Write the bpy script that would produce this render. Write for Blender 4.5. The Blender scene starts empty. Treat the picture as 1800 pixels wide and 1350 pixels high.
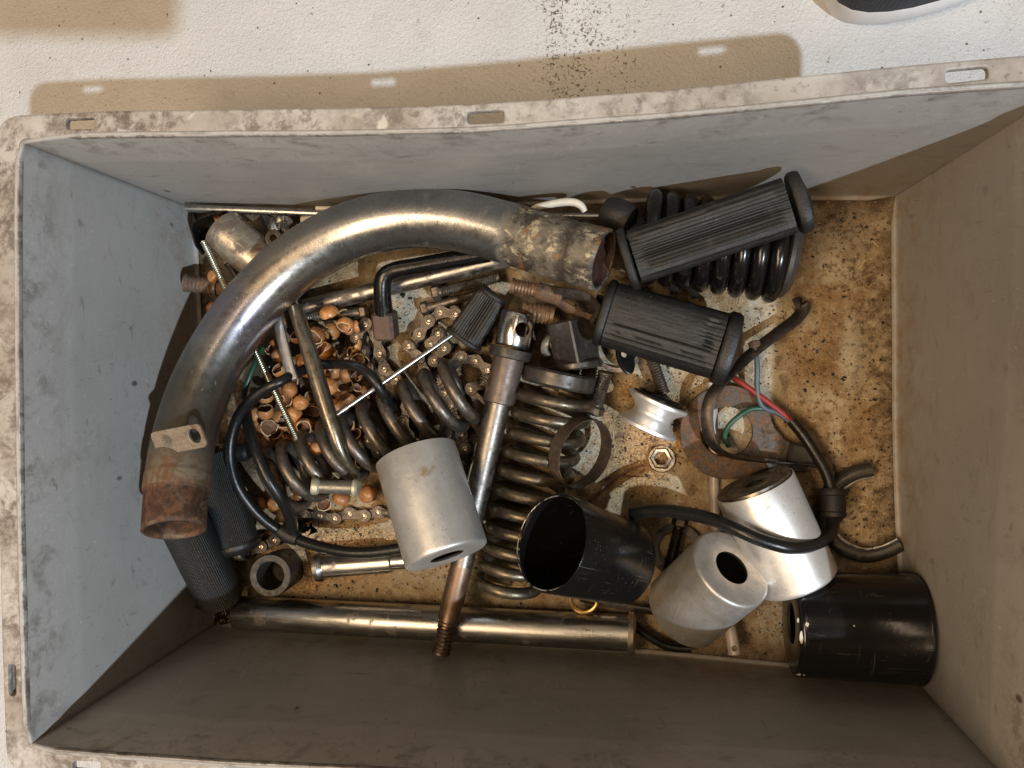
import bpy, bmesh, math, random
import numpy as np
from mathutils import Vector, Matrix, noise as mnoise
random.seed(7)
SC = bpy.context.scene
COL = SC.collection

# ------------------------------------------------------------------ camera, world, lamps, exposure
CAM = Vector((0.0785922, 0.0469209, 0.6147258))
FPX = 1413.8                                   # focal length in pixels of the 1800 px wide photograph
rx, ry, rz = -0.0237037, 0.1516093, -0.0020968
ROT = (Matrix.Rotation(rz, 3, 'Z') @ Matrix.Rotation(ry, 3, 'Y') @ Matrix.Rotation(rx, 3, 'X'))
cam = bpy.data.cameras.new('camera'); camo = bpy.data.objects.new('camera', cam); COL.objects.link(camo)
cam.sensor_fit = 'HORIZONTAL'; cam.sensor_width = 36.0; cam.lens = 36.0 * FPX / 1800.0
cam.clip_start = 0.01; cam.clip_end = 50
camo.matrix_world = Matrix.Translation(CAM) @ ROT.to_4x4()
SC.camera = camo

W = bpy.data.worlds.new("World"); SC.world = W; W.use_nodes = True
W.node_tree.nodes['Background'].inputs[0].default_value = (1.0, 0.78, 0.55, 1)
W.node_tree.nodes['Background'].inputs[1].default_value = 0.06

def lamp(name, typ, loc, target, power, color, **kw):
    l = bpy.data.lights.new(name, typ); o = bpy.data.objects.new(name, l); COL.objects.link(o)
    l.energy = power; l.color = color
    for k, v in kw.items(): setattr(l, k, v)
    o.location = loc
    o.rotation_euler = (Vector(target) - Vector(loc)).to_track_quat('-Z', 'Y').to_euler()
    return o
# small cool lamp high to the lower right (sharp shadows), broad warm ceiling lamp to the left
lamp('cool_lamp', 'AREA', (2.46, -1.71, 4.1), (0, 0, 0), 250.0, (0.66, 0.77, 0.87), shape='DISK', size=0.10)
lamp('warm_ceiling_lamp', 'AREA', (-0.78, -0.40, 2.5), (0, 0, 0.05), 50.0, (1.0, 0.73, 0.46), shape='RECTANGLE', size=1.7, size_y=0.55)
lamp('added_highlight_lamp', 'AREA', (0.25, 0.75, 2.9), (0, 0, 0.05), 6.0, (1.0, 0.77, 0.53), shape='RECTANGLE', size=0.2, size_y=1.3)  # weak lamp added for warm highlights in the metal

SC.view_settings.view_transform = 'Standard'; SC.view_settings.look = 'None'
SC.view_settings.exposure = 0.0; SC.view_settings.gamma = 1.0
SC.render.engine = 'CYCLES'
SC.cycles.use_denoising = True
SC.cycles.caustics_reflective = False; SC.cycles.caustics_refractive = False
SC.cycles.max_bounces = 8

# ------------------------------------------------------------------ helpers: space
def P(px, py, z=0.0):
    """point of the place that the photograph shows at pixel px, py, at a height of z millimetres above the crate's bottom"""
    d = ROT @ Vector(((px - 900) / FPX, -(py - 675) / FPX, -1.0))
    return CAM + d * ((z * .001 - CAM.z) / d.z)
def K(z):                                       # metres per pixel at height z mm
    return (CAM.z - z * .001) / FPX * 1.011
WM = {}
def put(o, world, parent=None):
    WM[o.name] = world
    o.parent = parent
    o.matrix_basis = (WM[parent.name].inverted() @ world) if parent else world
    return o
def tag(o, label, cat, group=None, kind=None):
    if label: o['label'] = label
    if cat: o['category'] = cat
    if group: o['group'] = group
    if kind: o['kind'] = kind
    return o
def thing(name, label, cat, loc, group=None):
    o = bpy.data.objects.new(name, None); COL.objects.link(o); o.empty_display_size = .01
    put(o, Matrix.Translation(loc)); return tag(o, label, cat, group)
def axm(p0, p1, roll=0.0):
    """matrix with origin p0 and local Z towards p1"""
    z = (p1 - p0).normalized()
    u = Vector((0, 0, 1)) if abs(z.z) < .95 else Vector((0, 1, 0))
    x = u.cross(z).normalized(); y = z.cross(x)
    m = Matrix((x, y, z)).transposed() @ Matrix.Rotation(roll, 3, 'Z')
    return Matrix.Translation(p0) @ m.to_4x4()

# ------------------------------------------------------------------ helpers: meshes
def mesh_obj(name, verts, faces, mat, parent=None, world=None, smooth=True, angle=35, attr=None, fmat=None):
    me = bpy.data.meshes.new(name)
    me.from_pydata([tuple(v) for v in verts], [], faces)
    mats = mat if isinstance(mat, (list, tuple)) else [mat]
    for m in mats: me.materials.append(m)
    if fmat: me.polygons.foreach_set('material_index', fmat)
    bm = bmesh.new(); bm.from_mesh(me)
    bmesh.ops.recalc_face_normals(bm, faces=bm.faces); bm.to_mesh(me); bm.free()
    if attr is not None:
        a = me.attributes.new('along', 'FLOAT', 'POINT'); a.data.foreach_set('value', attr)
    if smooth:
        me.polygons.foreach_set('use_smooth', [True] * len(me.polygons))
        me.set_sharp_from_angle(angle=math.radians(angle))
    o = bpy.data.objects.new(name, me); COL.objects.link(o)
    put(o, world if world is not None else Matrix.Identity(4), parent)
    return o
class G:
    """collects geometry for one mesh"""
    def __init__(s): s.v = []; s.f = []; s.a = []; s.m = []
    def grid(s, rows, closed_u=True, cap0=False, cap1=False, attr=None, mi=0):
        b = len(s.v); n = len(rows[0])
        for i, r in enumerate(rows):
            for q in r: s.v.append(Vector(q)); s.a.append(attr[i] if attr else 0.0)
        for i in range(len(rows) - 1):
            for j in range(n if closed_u else n - 1):
                k = (j + 1) % n
                s.f.append((b + i * n + j, b + i * n + k, b + (i + 1) * n + k, b + (i + 1) * n + j)); s.m.append(mi)
        if cap0: s.f.append(tuple(b + j for j in range(n))[::-1]); s.m.append(mi)
        if cap1: s.f.append(tuple(b + (len(rows) - 1) * n + j for j in range(n))); s.m.append(mi)
        return s
    def lathe(s, prof, seg=28, xf=None, cap0=False, cap1=False, mi=0):
        rows = []
        for z, r in prof:
            rows.append([Vector((r * math.cos(2 * math.pi * j / seg), r * math.sin(2 * math.pi * j / seg), z)) for j in range(seg)])
        if xf is not None: rows = [[xf @ q for q in r] for r in rows]
        return s.grid(rows, True, cap0, cap1, mi=mi)
    def box(s, c, size, rot=None, bev=0.0, mi=0):
        hx, hy, hz = size[0] / 2, size[1] / 2, size[2] / 2
        b = min(bev, hx * .9, hy * .9, hz * .9)
        def ring(x, y, z, c2):
            return [(x - c2, y, z), (-x + c2, y, z), (-x, y - c2, z), (-x, -y + c2, z), (-x + c2, -y, z), (x - c2, -y, z), (x, -y + c2, z), (x, y - c2, z)]
        if b > 0: rows = [ring(hx - b, hy - b, -hz, b * .6), ring(hx, hy, -hz + b, b), ring(hx, hy, hz - b, b), ring(hx - b, hy - b, hz, b * .6)]
        else: rows = [[(hx, hy, z), (-hx, hy, z), (-hx, -hy, z), (hx, -hy, z)] for z in (-hz, hz)]
        m = (rot if rot is not None else Matrix.Identity(3))
        rows = [[Vector(c) + m @ Vector(q) for q in r] for r in rows]
        return s.grid(rows, True, True, True, mi=mi)
    def tube(s, pts, rad, seg=14, caps=True, sec=None, up=None):
        """round tube along points; rad a number or list; sec(theta) scales the radius"""
        n = len(pts); rad = rad if isinstance(rad, (list, tuple)) else [rad] * n
        L = [0.0]
        for i in range(1, n): L.append(L[-1] + (pts[i] - pts[i - 1]).length)
        rows = []; x = None
        for i in range(n):
            t = (pts[min(i + 1, n - 1)] - pts[max(i - 1, 0)]).normalized()
            if x is None:
                u = up or (Vector((0, 0, 1)) if abs(t.z) < .9 else Vector((0, 1, 0)))
                x = (u - t * u.dot(t)).normalized()
            else: x = (x - t * x.dot(t)).normalized()
            y = t.cross(x)
            rows.append([pts[i] + (x * math.cos(a) + y * math.sin(a)) * rad[i] * (sec(a) if sec else 1) for a in [2 * math.pi * j / seg for j in range(seg)]])
        return s.grid(rows, True, caps, caps, attr=[l / L[-1] for l in L])
    def obj(s, name, mat, parent=None, world=None, angle=35, along=False, smooth=True):
        return mesh_obj(name, s.v, s.f, mat, parent, world, smooth, angle, s.a if along else None, s.m if isinstance(mat, (list, tuple)) else None)
def spline(pts, n=8):
    """Catmull-Rom through points (Vectors)"""
    out = []; m = len(pts)
    for i in range(m - 1):
        a, b, c, d = pts[max(i - 1, 0)], pts[i], pts[i + 1], pts[min(i + 2, m - 1)]
        for k in range(n):
            t = k / n
            out.append(.5 * ((2 * b) + (c - a) * t + (2 * a - 5 * b + 4 * c - d) * t * t + (3 * b - a - 3 * c + d) * t ** 3))
    out.append(pts[-1].copy()); return out
def curve_plate(name, outer, holes, depth, mat, parent=None, bevel=0.0, z0=0.0):
    """flat plate with holes: outlines as lists of (x, y) in metres, thickness depth, its underside at z0"""
    cu = bpy.data.curves.new(name, 'CURVE'); cu.dimensions = '2D'; cu.fill_mode = 'BOTH'
    cu.extrude = max(depth / 2 - bevel, 1e-5); cu.bevel_depth = bevel; cu.bevel_resolution = 1; cu.offset = -bevel
    for ring in [outer] + holes:
        sp = cu.splines.new('POLY'); sp.points.add(len(ring) - 1); sp.use_cyclic_u = True
        for q, (x, y) in zip(sp.points, ring): q.co = (x, y, 0, 1)
    t = bpy.data.objects.new('tmp', cu); COL.objects.link(t)
    me = bpy.data.meshes.new_from_object(t.evaluated_get(bpy.context.evaluated_depsgraph_get()))
    bpy.data.objects.remove(t); bpy.data.curves.remove(cu)
    me.name = name; me.materials.clear(); me.materials.append(mat)
    me.polygons.foreach_set('use_smooth', [True] * len(me.polygons)); me.set_sharp_from_angle(angle=math.radians(30))
    me.transform(Matrix.Translation((0, 0, z0 + depth / 2)))
    o = bpy.data.objects.new(name, me); COL.objects.link(o); put(o, Matrix.Identity(4), parent); return o
def circ(c, r, n=32, ry=None, rot=0.0):
    ry = ry or r; o = []
    for i in range(n):
        a = 2 * math.pi * i / n; x, y = r * math.cos(a), ry * math.sin(a)
        o.append((c[0] + x * math.cos(rot) - y * math.sin(rot), c[1] + x * math.sin(rot) + y * math.cos(rot)))
    return o
def cut(o, cutter):
    """boolean difference, applied"""
    m = o.modifiers.new('b', 'BOOLEAN'); m.object = cutter; m.solver = 'EXACT'; m.material_mode = 'TRANSFER'
    bpy.context.view_layer.update()
    me = bpy.data.meshes.new_from_object(o.evaluated_get(bpy.context.evaluated_depsgraph_get()))
    o.modifiers.clear(); o.data = me
    me.polygons.foreach_set('use_smooth', [True] * len(me.polygons)); me.set_sharp_from_angle(angle=math.radians(35))
    bpy.data.objects.remove(cutter)

# ------------------------------------------------------------------ helpers: materials
class NT:
    def __init__(s, name):
        s.mat = bpy.data.materials.new(name); s.mat.use_nodes = True
        s.t = s.mat.node_tree; s.n = s.t.nodes; s.b = s.n['Principled BSDF']
        s.b.inputs['Specular IOR Level'].default_value = .5
    def new(s, t): return s.n.new(t)
    def link(s, a, b): s.t.links.new(a, b)
    def setv(s, sock, v):
        if hasattr(v, 'is_linked') or hasattr(v, 'links'): s.link(v, sock)
        elif isinstance(v, (tuple, list)) and len(v) == 3 and sock.type == 'RGBA': sock.default_value = (*v, 1)
        else: sock.default_value = v
    def coord(s, per_object=True):
        c = s.new('ShaderNodeTexCoord').outputs['Object']
        if not per_object: return s.new('ShaderNodeNewGeometry').outputs['Position']
        r = s.new('ShaderNodeObjectInfo').outputs['Random']
        m = s.new('ShaderNodeVectorMath'); m.operation = 'ADD'; s.link(c, m.inputs[0])
        k = s.new('ShaderNodeMath'); k.operation = 'MULTIPLY'; s.link(r, k.inputs[0]); k.inputs[1].default_value = 3.7
        s.link(k.outputs[0], m.inputs[1]); return m.outputs[0]
    def scale(s, vec, sc):
        m = s.new('ShaderNodeVectorMath'); m.operation = 'MULTIPLY'; s.link(vec, m.inputs[0]); m.inputs[1].default_value = sc; return m.outputs[0]
    def noise(s, vec, scale, detail=5, rough=.55, dist=0.0, col=False):
        n = s.new('ShaderNodeTexNoise'); s.link(vec, n.inputs['Vector'])
        n.inputs['Scale'].default_value = scale; n.inputs['Detail'].default_value = detail
        n.inputs['Roughness'].default_value = rough; n.inputs['Distortion'].default_value = dist
        return n.outputs['Color' if col else 'Fac']
    def voro(s, vec, scale, out='Distance', rnd=1.0):
        n = s.new('ShaderNodeTexVoronoi'); s.link(vec, n.inputs['Vector']); n.inputs['Scale'].default_value = scale
        n.inputs['Randomness'].default_value = rnd; return n.outputs[out]
    def step(s, v, a, b, lo=0.0, hi=1.0):
        n = s.new('ShaderNodeMapRange'); n.interpolation_type = 'SMOOTHSTEP'; s.setv(n.inputs[0], v)
        n.inputs[1].default_value = a; n.inputs[2].default_value = b; n.inputs[3].default_value = lo; n.inputs[4].default_value = hi
        return n.outputs[0]
    def lin(s, v, a, b, lo, hi):
        n = s.new('ShaderNodeMapRange'); s.setv(n.inputs[0], v)
        n.inputs[1].default_value = a; n.inputs[2].default_value = b; n.inputs[3].default_value = lo; n.inputs[4].default_value = hi
        return n.outputs[0]
    def math(s, op, a, b=0.0):
        n = s.new('ShaderNodeMath'); n.operation = op; s.setv(n.inputs[0], a); s.setv(n.inputs[1], b); return n.outputs[0]
    def mix(s, f, a, b):
        n = s.new('ShaderNodeMix'); n.data_type = 'RGBA'; s.setv(n.inputs[0], f); s.setv(n.inputs[6], a); s.setv(n.inputs[7], b); return n.outputs[2]
    def attr(s, name='along'):
        n = s.new('ShaderNodeAttribute'); n.attribute_name = name; return n.outputs['Fac']
    def xyz(s, vec):
        n = s.new('ShaderNodeSeparateXYZ'); s.link(vec, n.inputs[0]); return n.outputs
    def bump(s, h, strength=.3, dist=.001, prev=None):
        n = s.new('ShaderNodeBump'); s.setv(n.inputs['Height'], h); n.inputs['Strength'].default_value = strength; n.inputs['Distance'].default_value = dist
        if prev is not None: s.link(prev, n.inputs['Normal'])
        s.link(n.outputs[0], s.b.inputs['Normal']); return n.outputs[0]
    def out(s, color=None, rough=None, metal=None, spec=None):
        if color is not None: s.setv(s.b.inputs['Base Color'], color)
        if rough is not None: s.setv(s.b.inputs['Roughness'], rough)
        if metal is not None: s.setv(s.b.inputs['Metallic'], metal)
        if spec is not None: s.setv(s.b.inputs['Specular IOR Level'], spec)
        return s.mat
RUST = (.17, .082, .038); RUST2 = (.075, .040, .024); DIRT = (.045, .03, .018)
def steel(name, base, rough=.3, dirt=.35, rust=0.0, scale=55, stretch=(1, 1, 1), fine=.5, metal=1.0, dirtcol=DIRT, bump=.15, var=1.0):
    """worn metal: greasy dirt and rust in patches, fine dark specks, uneven polish"""
    s = NT(name); v = s.coord(); vs = s.scale(v, stretch)
    n1 = s.noise(v, scale, 8, .62); n2 = s.noise(vs, scale * 4, 6, .65); n3 = s.noise(v, scale * .6, 7, .65, .3); n4 = s.noise(v, scale * 14, 3, .6)
    c = s.mix(s.lin(n2, .3, .7, 0, 1), tuple(x * (1 - .18 * var) for x in base), tuple(min(1, x * (1 + .12 * var)) for x in base))
    d = s.step(n1, .68 - .32 * dirt, .80 - .32 * dirt)
    sp = s.step(n4, .72 - .14 * fine, .80 - .14 * fine)
    d = s.math('MAXIMUM', s.math('MULTIPLY', d, .8), s.math('MULTIPLY', sp, min(1, fine + .15)))
    c = s.mix(d, c, dirtcol)
    m = s.math('SUBTRACT', metal, s.math('MULTIPLY', d, metal * .75))
    r = s.math('ADD', s.lin(n2, .3, .7, rough * (1 - .3 * var), rough * (1 + .35 * var)), s.math('MULTIPLY', d, .3))
    if rust > 0:
        n5 = s.noise(v, scale * 2.2, 8, .72, .3)
        k = s.step(s.math('ADD', s.math('MULTIPLY', n3, .5), s.math('MULTIPLY', n5, .5)), .62 - .26 * rust, .76 - .26 * rust)
        rc = s.mix(s.step(n5, .38, .62), RUST2, RUST)
        rc = s.mix(s.math('MULTIPLY', s.step(n4, .52, .62), .5), rc, (.30, .19, .10))
        c = s.mix(s.math('MULTIPLY', k, .9), c, rc); m = s.math('MULTIPLY', m, s.math('SUBTRACT', 1.0, s.math('MULTIPLY', k, .85)))
        r = s.math('ADD', r, s.math('MULTIPLY', k, .3))
    # hair scratches along and across
    x1 = s.noise(s.scale(v, (1, 1, .05)), scale * 9, 3, .6, .4); x2 = s.noise(s.scale(v, (.06, .5, 1)), scale * 8, 3, .6, .8)
    sc = s.math('MAXIMUM', s.step(x1, .62, .68), s.step(x2, .63, .68))
    c = s.mix(s.math('MULTIPLY', sc, .35), c, tuple(min(1, q * 1.45 + .03) for q in base))
    r = s.math('ADD', r, s.math('MULTIPLY', sc, .08))
    s.bump(s.math('ADD', s.math('MULTIPLY', n2, .5), s.math('MULTIPLY', n1, .6)), bump, .0012)
    return s.out(c, r, m)
def rubber(name, base=(.018, .018, .019), dust=.35, rough=.55, scale=60, dustcol=(.10, .095, .085), knurl=False, bump=.4, scr=0.0):
    s = NT(name); v = s.coord()
    n1 = s.noise(v, scale, 8, .65); n2 = s.noise(v, scale * 9, 4, .6)
    d = s.step(n1, .70 - .3 * dust, .9 - .3 * dust)
    c = s.mix(s.math('MULTIPLY', d, .7), base, dustcol)
    sp = s.step(s.voro(v, 430), .10, .03)
    sp = s.math('MULTIPLY', sp, s.step(s.noise(v, 40, 3), .52, .62))
    c = s.mix(sp, c, (.45, .40, .32))
    if scr:
        x1 = s.noise(s.scale(v, (.1, .1, 1)), 420, 3, .6, 1.2); x2 = s.noise(s.scale(v, (1, .7, .07)), 380, 3, .6, 1.0); x3 = s.noise(v, 26, 4, .6)
        k = s.math('MULTIPLY', s.math('MAXIMUM', s.step(x1, .63, .69), s.step(x2, .63, .69)), s.step(x3, .42, .62))
        c = s.mix(s.math('MULTIPLY', k, scr), c, (.20, .18, .15))
    h = s.math('ADD', n2, s.math('MULTIPLY', n1, .5))
    if knurl:
        x = s.xyz(s.new('ShaderNodeTexCoord').outputs['Object'])
        ang = s.math('ARCTAN2', x[1], x[0])
        a = s.math('SINE', s.math('ADD', s.math('MULTIPLY', ang, 34.0), s.math('MULTIPLY', x[2], 2300.0)))
        b = s.math('SINE', s.math('SUBTRACT', s.math('MULTIPLY', ang, 34.0), s.math('MULTIPLY', x[2], 2300.0)))
        h = s.math('ADD', s.math('MULTIPLY', h, .35), s.math('MULTIPLY', s.math('MULTIPLY', a, b), .8))
    s.bump(h, bump, .0009)
    return s.out(c, s.lin(n1, .3, .7, rough * .8, rough * 1.25), 0.0)
def plain(name, col, rough=.5, metal=0.0, var=.25, scale=80):
    s = NT(name); v = s.coord(); n = s.noise(v, scale, 7, .62)
    c = s.mix(s.lin(n, .3, .7, 0, 1), tuple(x * (1 - var) for x in col), tuple(min(1, x * (1 + var)) for x in col))
    s.bump(n, .15, .0008); return s.out(c, s.lin(n, .3, .7, rough * .8, rough * 1.2), metal)

# ------------------------------------------------------------------ the setting: garage floor
GZ = -6.0
def floor_material():
    s = NT('painted_concrete'); v = s.coord(False)
    n1 = s.noise(v, 9, 5, .6); n2 = s.noise(v, 330, 4, .6, .4); n3 = s.noise(v, 700, 2, .5); n4 = s.noise(v, 42, 6, .65)
    base = s.mix(s.lin(n1, .3, .7, 0, 1), (.56, .556, .552), (.66, .655, .648))
    base = s.mix(s.step(n4, .5, .75), base, (.56, .55, .535))
    # dirt sits in the pits of the leathery paint; more of it on the tyre track and in a few patches
    a, b = P(948, 60, GZ), P(1095, 60, GZ)
    x = s.xyz(v); wob = s.math('MULTIPLY', s.math('SUBTRACT', s.noise(v, 26, 4), .5), .03)
    xx = s.math('ADD', s.math('ADD', x[0], wob), s.math('MULTIPLY', x[1], .12))
    o = .12 * a.y
    tr = s.math('MULTIPLY', s.step(xx, a.x - .016 + o, a.x + .022 + o), s.step(xx, b.x + .035 + o, b.x - .02 + o))
    tr = s.math('MULTIPLY', tr, s.lin(s.noise(v, 24, 5, .6), .32, .62, .25, 1.0))
    pit = s.noise(v, 430, 3, .6, .8)
    near = s.step(s.noise(v, 7, 3), .42, .62); cut_ = s.math('ADD', s.math('ADD', .325, s.math('MULTIPLY', tr, .178)), s.math('MULTIPLY', near, .03))
    k = s.new('ShaderNodeMapRange'); k.interpolation_type = 'SMOOTHSTEP'
    s.link(pit, k.inputs[0]); s.link(s.math('ADD', cut_, .015), k.inputs[1]); s.link(s.math('SUBTRACT', cut_, .05), k.inputs[2])
    pk = s.math('MULTIPLY', k.outputs[0], s.math('ADD', .55, s.math('MULTIPLY', tr, .45)))
    c = s.mix(pk, base, (.09, .065, .055))
    c = s.mix(s.step(s.voro(v, 75), .085, .045), c, (.11, .09, .08))
    s.bump(s.math('ADD', n2, s.math('MULTIPLY', n3, .6)), .62, .0022)
    return s.out(c, s.lin(n2, .3, .7, .38, .62), 0.0)
g = G(); z = GZ * .001
g.f.append((0, 1, 2, 3)); g.m.append(0); g.v = [Vector(q) for q in ((-4, -4, z), (4, -4, z), (4, 4, z), (-4, 4, z))]; g.a = [0] * 4
tag(g.obj('floor', floor_material(), smooth=False), 'white painted concrete floor with a dirty tyre track', None, kind='structure')

# ------------------------------------------------------------------ the crate
HZ = 183.3
def crate_material(name, rim=False, tint=(1, 1, 1)):
    s = NT(name); v = s.coord(False); vs = s.scale(v, (1, 1, 2.5))
    n1 = s.noise(v, 11, 6, .6); n2 = s.noise(v, 50, 8, .7, .4); n3 = s.noise(vs, 24, 7, .68, .9); n4 = s.noise(v, 230, 4, .6)
    x = s.xyz(v)
    if rim:
        n5 = s.noise(v, 95, 8, .75, .3)
        c = s.mix(s.step(n1, .38, .62), (.43, .395, .35), (.54, .515, .48))
        c = s.mix(s.math('MULTIPLY', s.step(s.noise(v, 14, 5, .65), .40, .62), .55), c, (.26, .20, .155))
        k = s.math('MULTIPLY', s.step(n5, .42, .60), s.step(s.noise(v, 17, 6, .68), .34, .56))
        k = s.math('MULTIPLY', k, s.lin(x[0], -.22, .26, .92, .5))
        c = s.mix(k, c, (.135, .102, .085))
        c = s.mix(s.math('MULTIPLY', s.step(n4, .58, .70), .5), c, (.14, .095, .07))
        c = s.mix(s.math('MULTIPLY', s.step(n3, .6, .68), .6), c, (.75, .70, .62))
        s.bump(n2, .25, .0012)
        return s.out(c, .55, 0.0)
    c = s.mix(s.lin(n1, .3, .7, 0, 1), (.375, .355, .33), (.43, .41, .385))
    c = s.mix(s.math('MULTIPLY', s.step(n3, .52, .70), .34), c, (.25, .215, .175))
    c = s.mix(s.math('MULTIPLY', s.step(s.noise(vs, 40, 7, .68, .6), .60, .70), .55), c, (.15, .13, .11))
    low = s.step(x[2], .075, .01)
    c = s.mix(s.math('MULTIPLY', s.math('MULTIPLY', low, s.step(n2, .42, .66)), .65), c, (.30, .21, .12))
    hi = s.step(x[2], .135, .178)
    c = s.mix(s.math('MULTIPLY', s.math('MULTIPLY', hi, s.step(n2, .48, .66)), .6), c, (.13, .11, .09))
    # scuffs: pale hair scratches and dark rub marks
    sc1 = s.noise(s.scale(v, (5, 5, 60)), 9, 4, .7, 1.4); sc2 = s.noise(s.scale(v, (40, 40, 6)), 8, 4, .7, 1.6)
    c = s.mix(s.math('MULTIPLY', s.step(sc1, .63, .67), .32), c, (.60, .57, .52))
    c = s.mix(s.math('MULTIPLY', s.step(sc2, .645, .68), .30), c, (.58, .55, .5))
    for ang, th, am in ((.5, .625, .34), (-.7, .63, .30), (1.25, .625, .30)):
        w_ = s.new('ShaderNodeVectorRotate'); w_.rotation_type = 'EULER_XYZ'; s.link(v, w_.inputs['Vector']); w_.inputs['Rotation'].default_value = (ang, ang * .6, ang)
        q_ = s.noise(s.scale(w_.outputs[0], (4, 50, 50)), 7, 3, .65, .8)
        c = s.mix(s.math('MULTIPLY', s.math('MULTIPLY', s.step(q_, th, th + .05), am), s.step(s.noise(v, 14, 4), .42, .60)), c, (.62, .60, .56))
        q2 = s.noise(s.scale(w_.outputs[0], (5, 40, 40)), 9, 4, .7, 1.1)
        c = s.mix(s.math('MULTIPLY', s.math('MULTIPLY', s.step(q2, th + .01, th + .06), .6), s.step(s.noise(v, 12, 4), .60, .44)), c, (.13, .115, .10))
    c = s.mix(s.math('MULTIPLY', s.step(n2, .60, .74), .45), c, (.21, .18, .15))
    dk = s.math('MULTIPLY', s.step(s.voro(s.scale(v, (1, 1, .6)), 34), .10, .045), s.step(s.noise(v, 19, 3), .5, .58))
    c = s.mix(s.math('MULTIPLY', dk, .8), c, (.055, .04, .03))
    c = s.mix(s.math('MULTIPLY', s.step(s.voro(v, 60), .055, .03), .6), c, (.65, .62, .57))
    s.bump(s.math('ADD', n2, s.math('MULTIPLY', n4, .4)), .10, .0012)
    return s.out(c, s.lin(n2, .3, .7, .36, .58), 0.0)
def base_material():
    s = NT('grimy_crate_bottom'); v = s.coord(False); x = s.xyz(v)
    nb = s.noise(v, 15, 5, .6); nm = s.noise(v, 52, 9, .72, .5); nf = s.noise(v, 190, 6, .7); nz = s.noise(v, 620, 3, .6)
    def blob(px, py, r, soft=.5, sx=1.0, sy=1.0):
        p = P(px, py, 0); n = s.new('ShaderNodeVectorMath'); n.operation = 'MULTIPLY_ADD'
        s.link(v, n.inputs[0]); n.inputs[1].default_value = (1 / sx, 1 / sy, 0); n.inputs[2].default_value = (-p.x / sx, -p.y / sy, 0)
        l = s.new('ShaderNodeVectorMath'); l.operation = 'LENGTH'; s.link(n.outputs[0], l.inputs[0])
        d = s.math('ADD', l.outputs['Value'], s.math('MULTIPLY', s.math('SUBTRACT', nm, .5), r * K(0) * 3.4))
        return s.step(d, r * K(0) * (1 + soft * .4), r * K(0) * (1 - soft))
    c = s.mix(s.step(nm, .36, .64), (.33, .215, .10), (.50, .395, .25))
    c = s.mix(s.math('MULTIPLY', s.step(nb, .46, .62), .5), c, (.29, .165, .06))
    for q in ((700, 515, 60, 1, 1.2, 1), (740, 560, 38), (930, 500, 45), (1025, 765, 60, .5, 1, 1.2), (1140, 650, 52), (1350, 655, 42, .5, 1, 1.3), (1290, 740, 60), (1085, 620, 50), (770, 1010, 45, .8, 2.5, .7), (1345, 540, 45), (1480, 420, 55, .8), (1500, 620, 50, .7, .5, 1.6), (1000, 1000, 50), (1360, 1090, 45)):
        c = s.mix(s.math('MULTIPLY', blob(*q), s.math('MULTIPLY', s.step(nf, .36, .54), .85)), c, (.56, .52, .42))
    for q in ((1130, 770, 60, .6, 1.4, 1), (1105, 690, 32), (600, 935, 60, .6, 1.7, .6), (1190, 740, 50), (545, 1005, 46), (620, 975, 70, .8, 1.5, .7), (1120, 830, 50)):
        sand = s.mix(s.step(nz, .40, .58), (.30, .165, .06), (.66, .42, .20))
        c = s.mix(s.math('MULTIPLY', blob(*q), .92), c, sand)
    for q in ((1430, 640, 90, .8, 1, 2.2), (1480, 480, 80, .9, 1, 1.4), (735, 605, 34), (800, 700, 50), (1090, 730, 30), (1520, 760, 60, .9, 1, 1.5)):
        c = s.mix(s.math('MULTIPLY', blob(*q), s.math('MULTIPLY', s.step(nf, .36, .6), .6)), c, (.29, .155, .05))
    # scratches through the grime, down to pale plastic
    st = s.noise(s.scale(v, (60, 9, 1)), 7, 4, .65, 1.5)
    c = s.mix(s.math('MULTIPLY', s.step(st, .61, .68), .5), c, (.64, .58, .47))
    dk = s.step(nm, .565, .72)
    c = s.mix(s.math('MULTIPLY', s.math('MULTIPLY', dk, s.step(nf, .40, .60)), .85), c, (.085, .05, .022))
    c = s.mix(s.math('MULTIPLY', s.step(nf, .585, .67), .8), c, (.05, .03, .015))
    c = s.mix(s.math('MULTIPLY', s.step(nz, .60, .68), .6), c, (.74, .62, .42))
    spk = s.math('MULTIPLY', s.step(s.voro(v, 130), .20, .12), s.step(s.noise(v, 38, 4, .6), .50, .60))
    c = s.mix(spk, c, (.018, .012, .01))
    n7 = s.noise(v, 95, 9, .75, .6)
    c = s.mix(s.math('MULTIPLY', s.step(n7, .52, .63), .66), c, (.115, .066, .03))
    c = s.mix(s.math('MULTIPLY', s.step(n7, .44, .36), .55), c, (.66, .57, .41))
    for q in ((1555, 720, 34, .8, .6, 4), (1535, 560, 34, .8, .9, 2.5), (1500, 470, 40, .8), (1530, 890, 45, .8, 1, 1.2), (1460, 400, 45, .8, 1.8, .7)):
        c = s.mix(s.math('MULTIPLY', blob(*q), s.step(nf, .40, .62, 0, .62)), c, (.055, .032, .016))
    for q in ((1490, 640, 24, .8, .5, 4), (1470, 760, 26, .8, .6, 2.4), (1440, 700, 22, .8, 1.6, 1.2), (1395, 560, 30, .8, 1.4, .8), (1465, 470, 34, .8)):
        c = s.mix(s.math('MULTIPLY', blob(*q), s.math('MULTIPLY', s.step(nf, .62, .46), .75)), c, (.66, .59, .44))
    # grease along the walls and under the nutshells; bottom also darker under other parts
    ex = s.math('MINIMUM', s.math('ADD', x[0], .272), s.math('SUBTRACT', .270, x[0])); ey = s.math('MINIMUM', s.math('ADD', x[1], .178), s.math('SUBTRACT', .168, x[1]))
    e = s.math('ADD', s.math('MINIMUM', ex, ey), s.math('MULTIPLY', s.math('SUBTRACT', nm, .5), .05))
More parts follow.
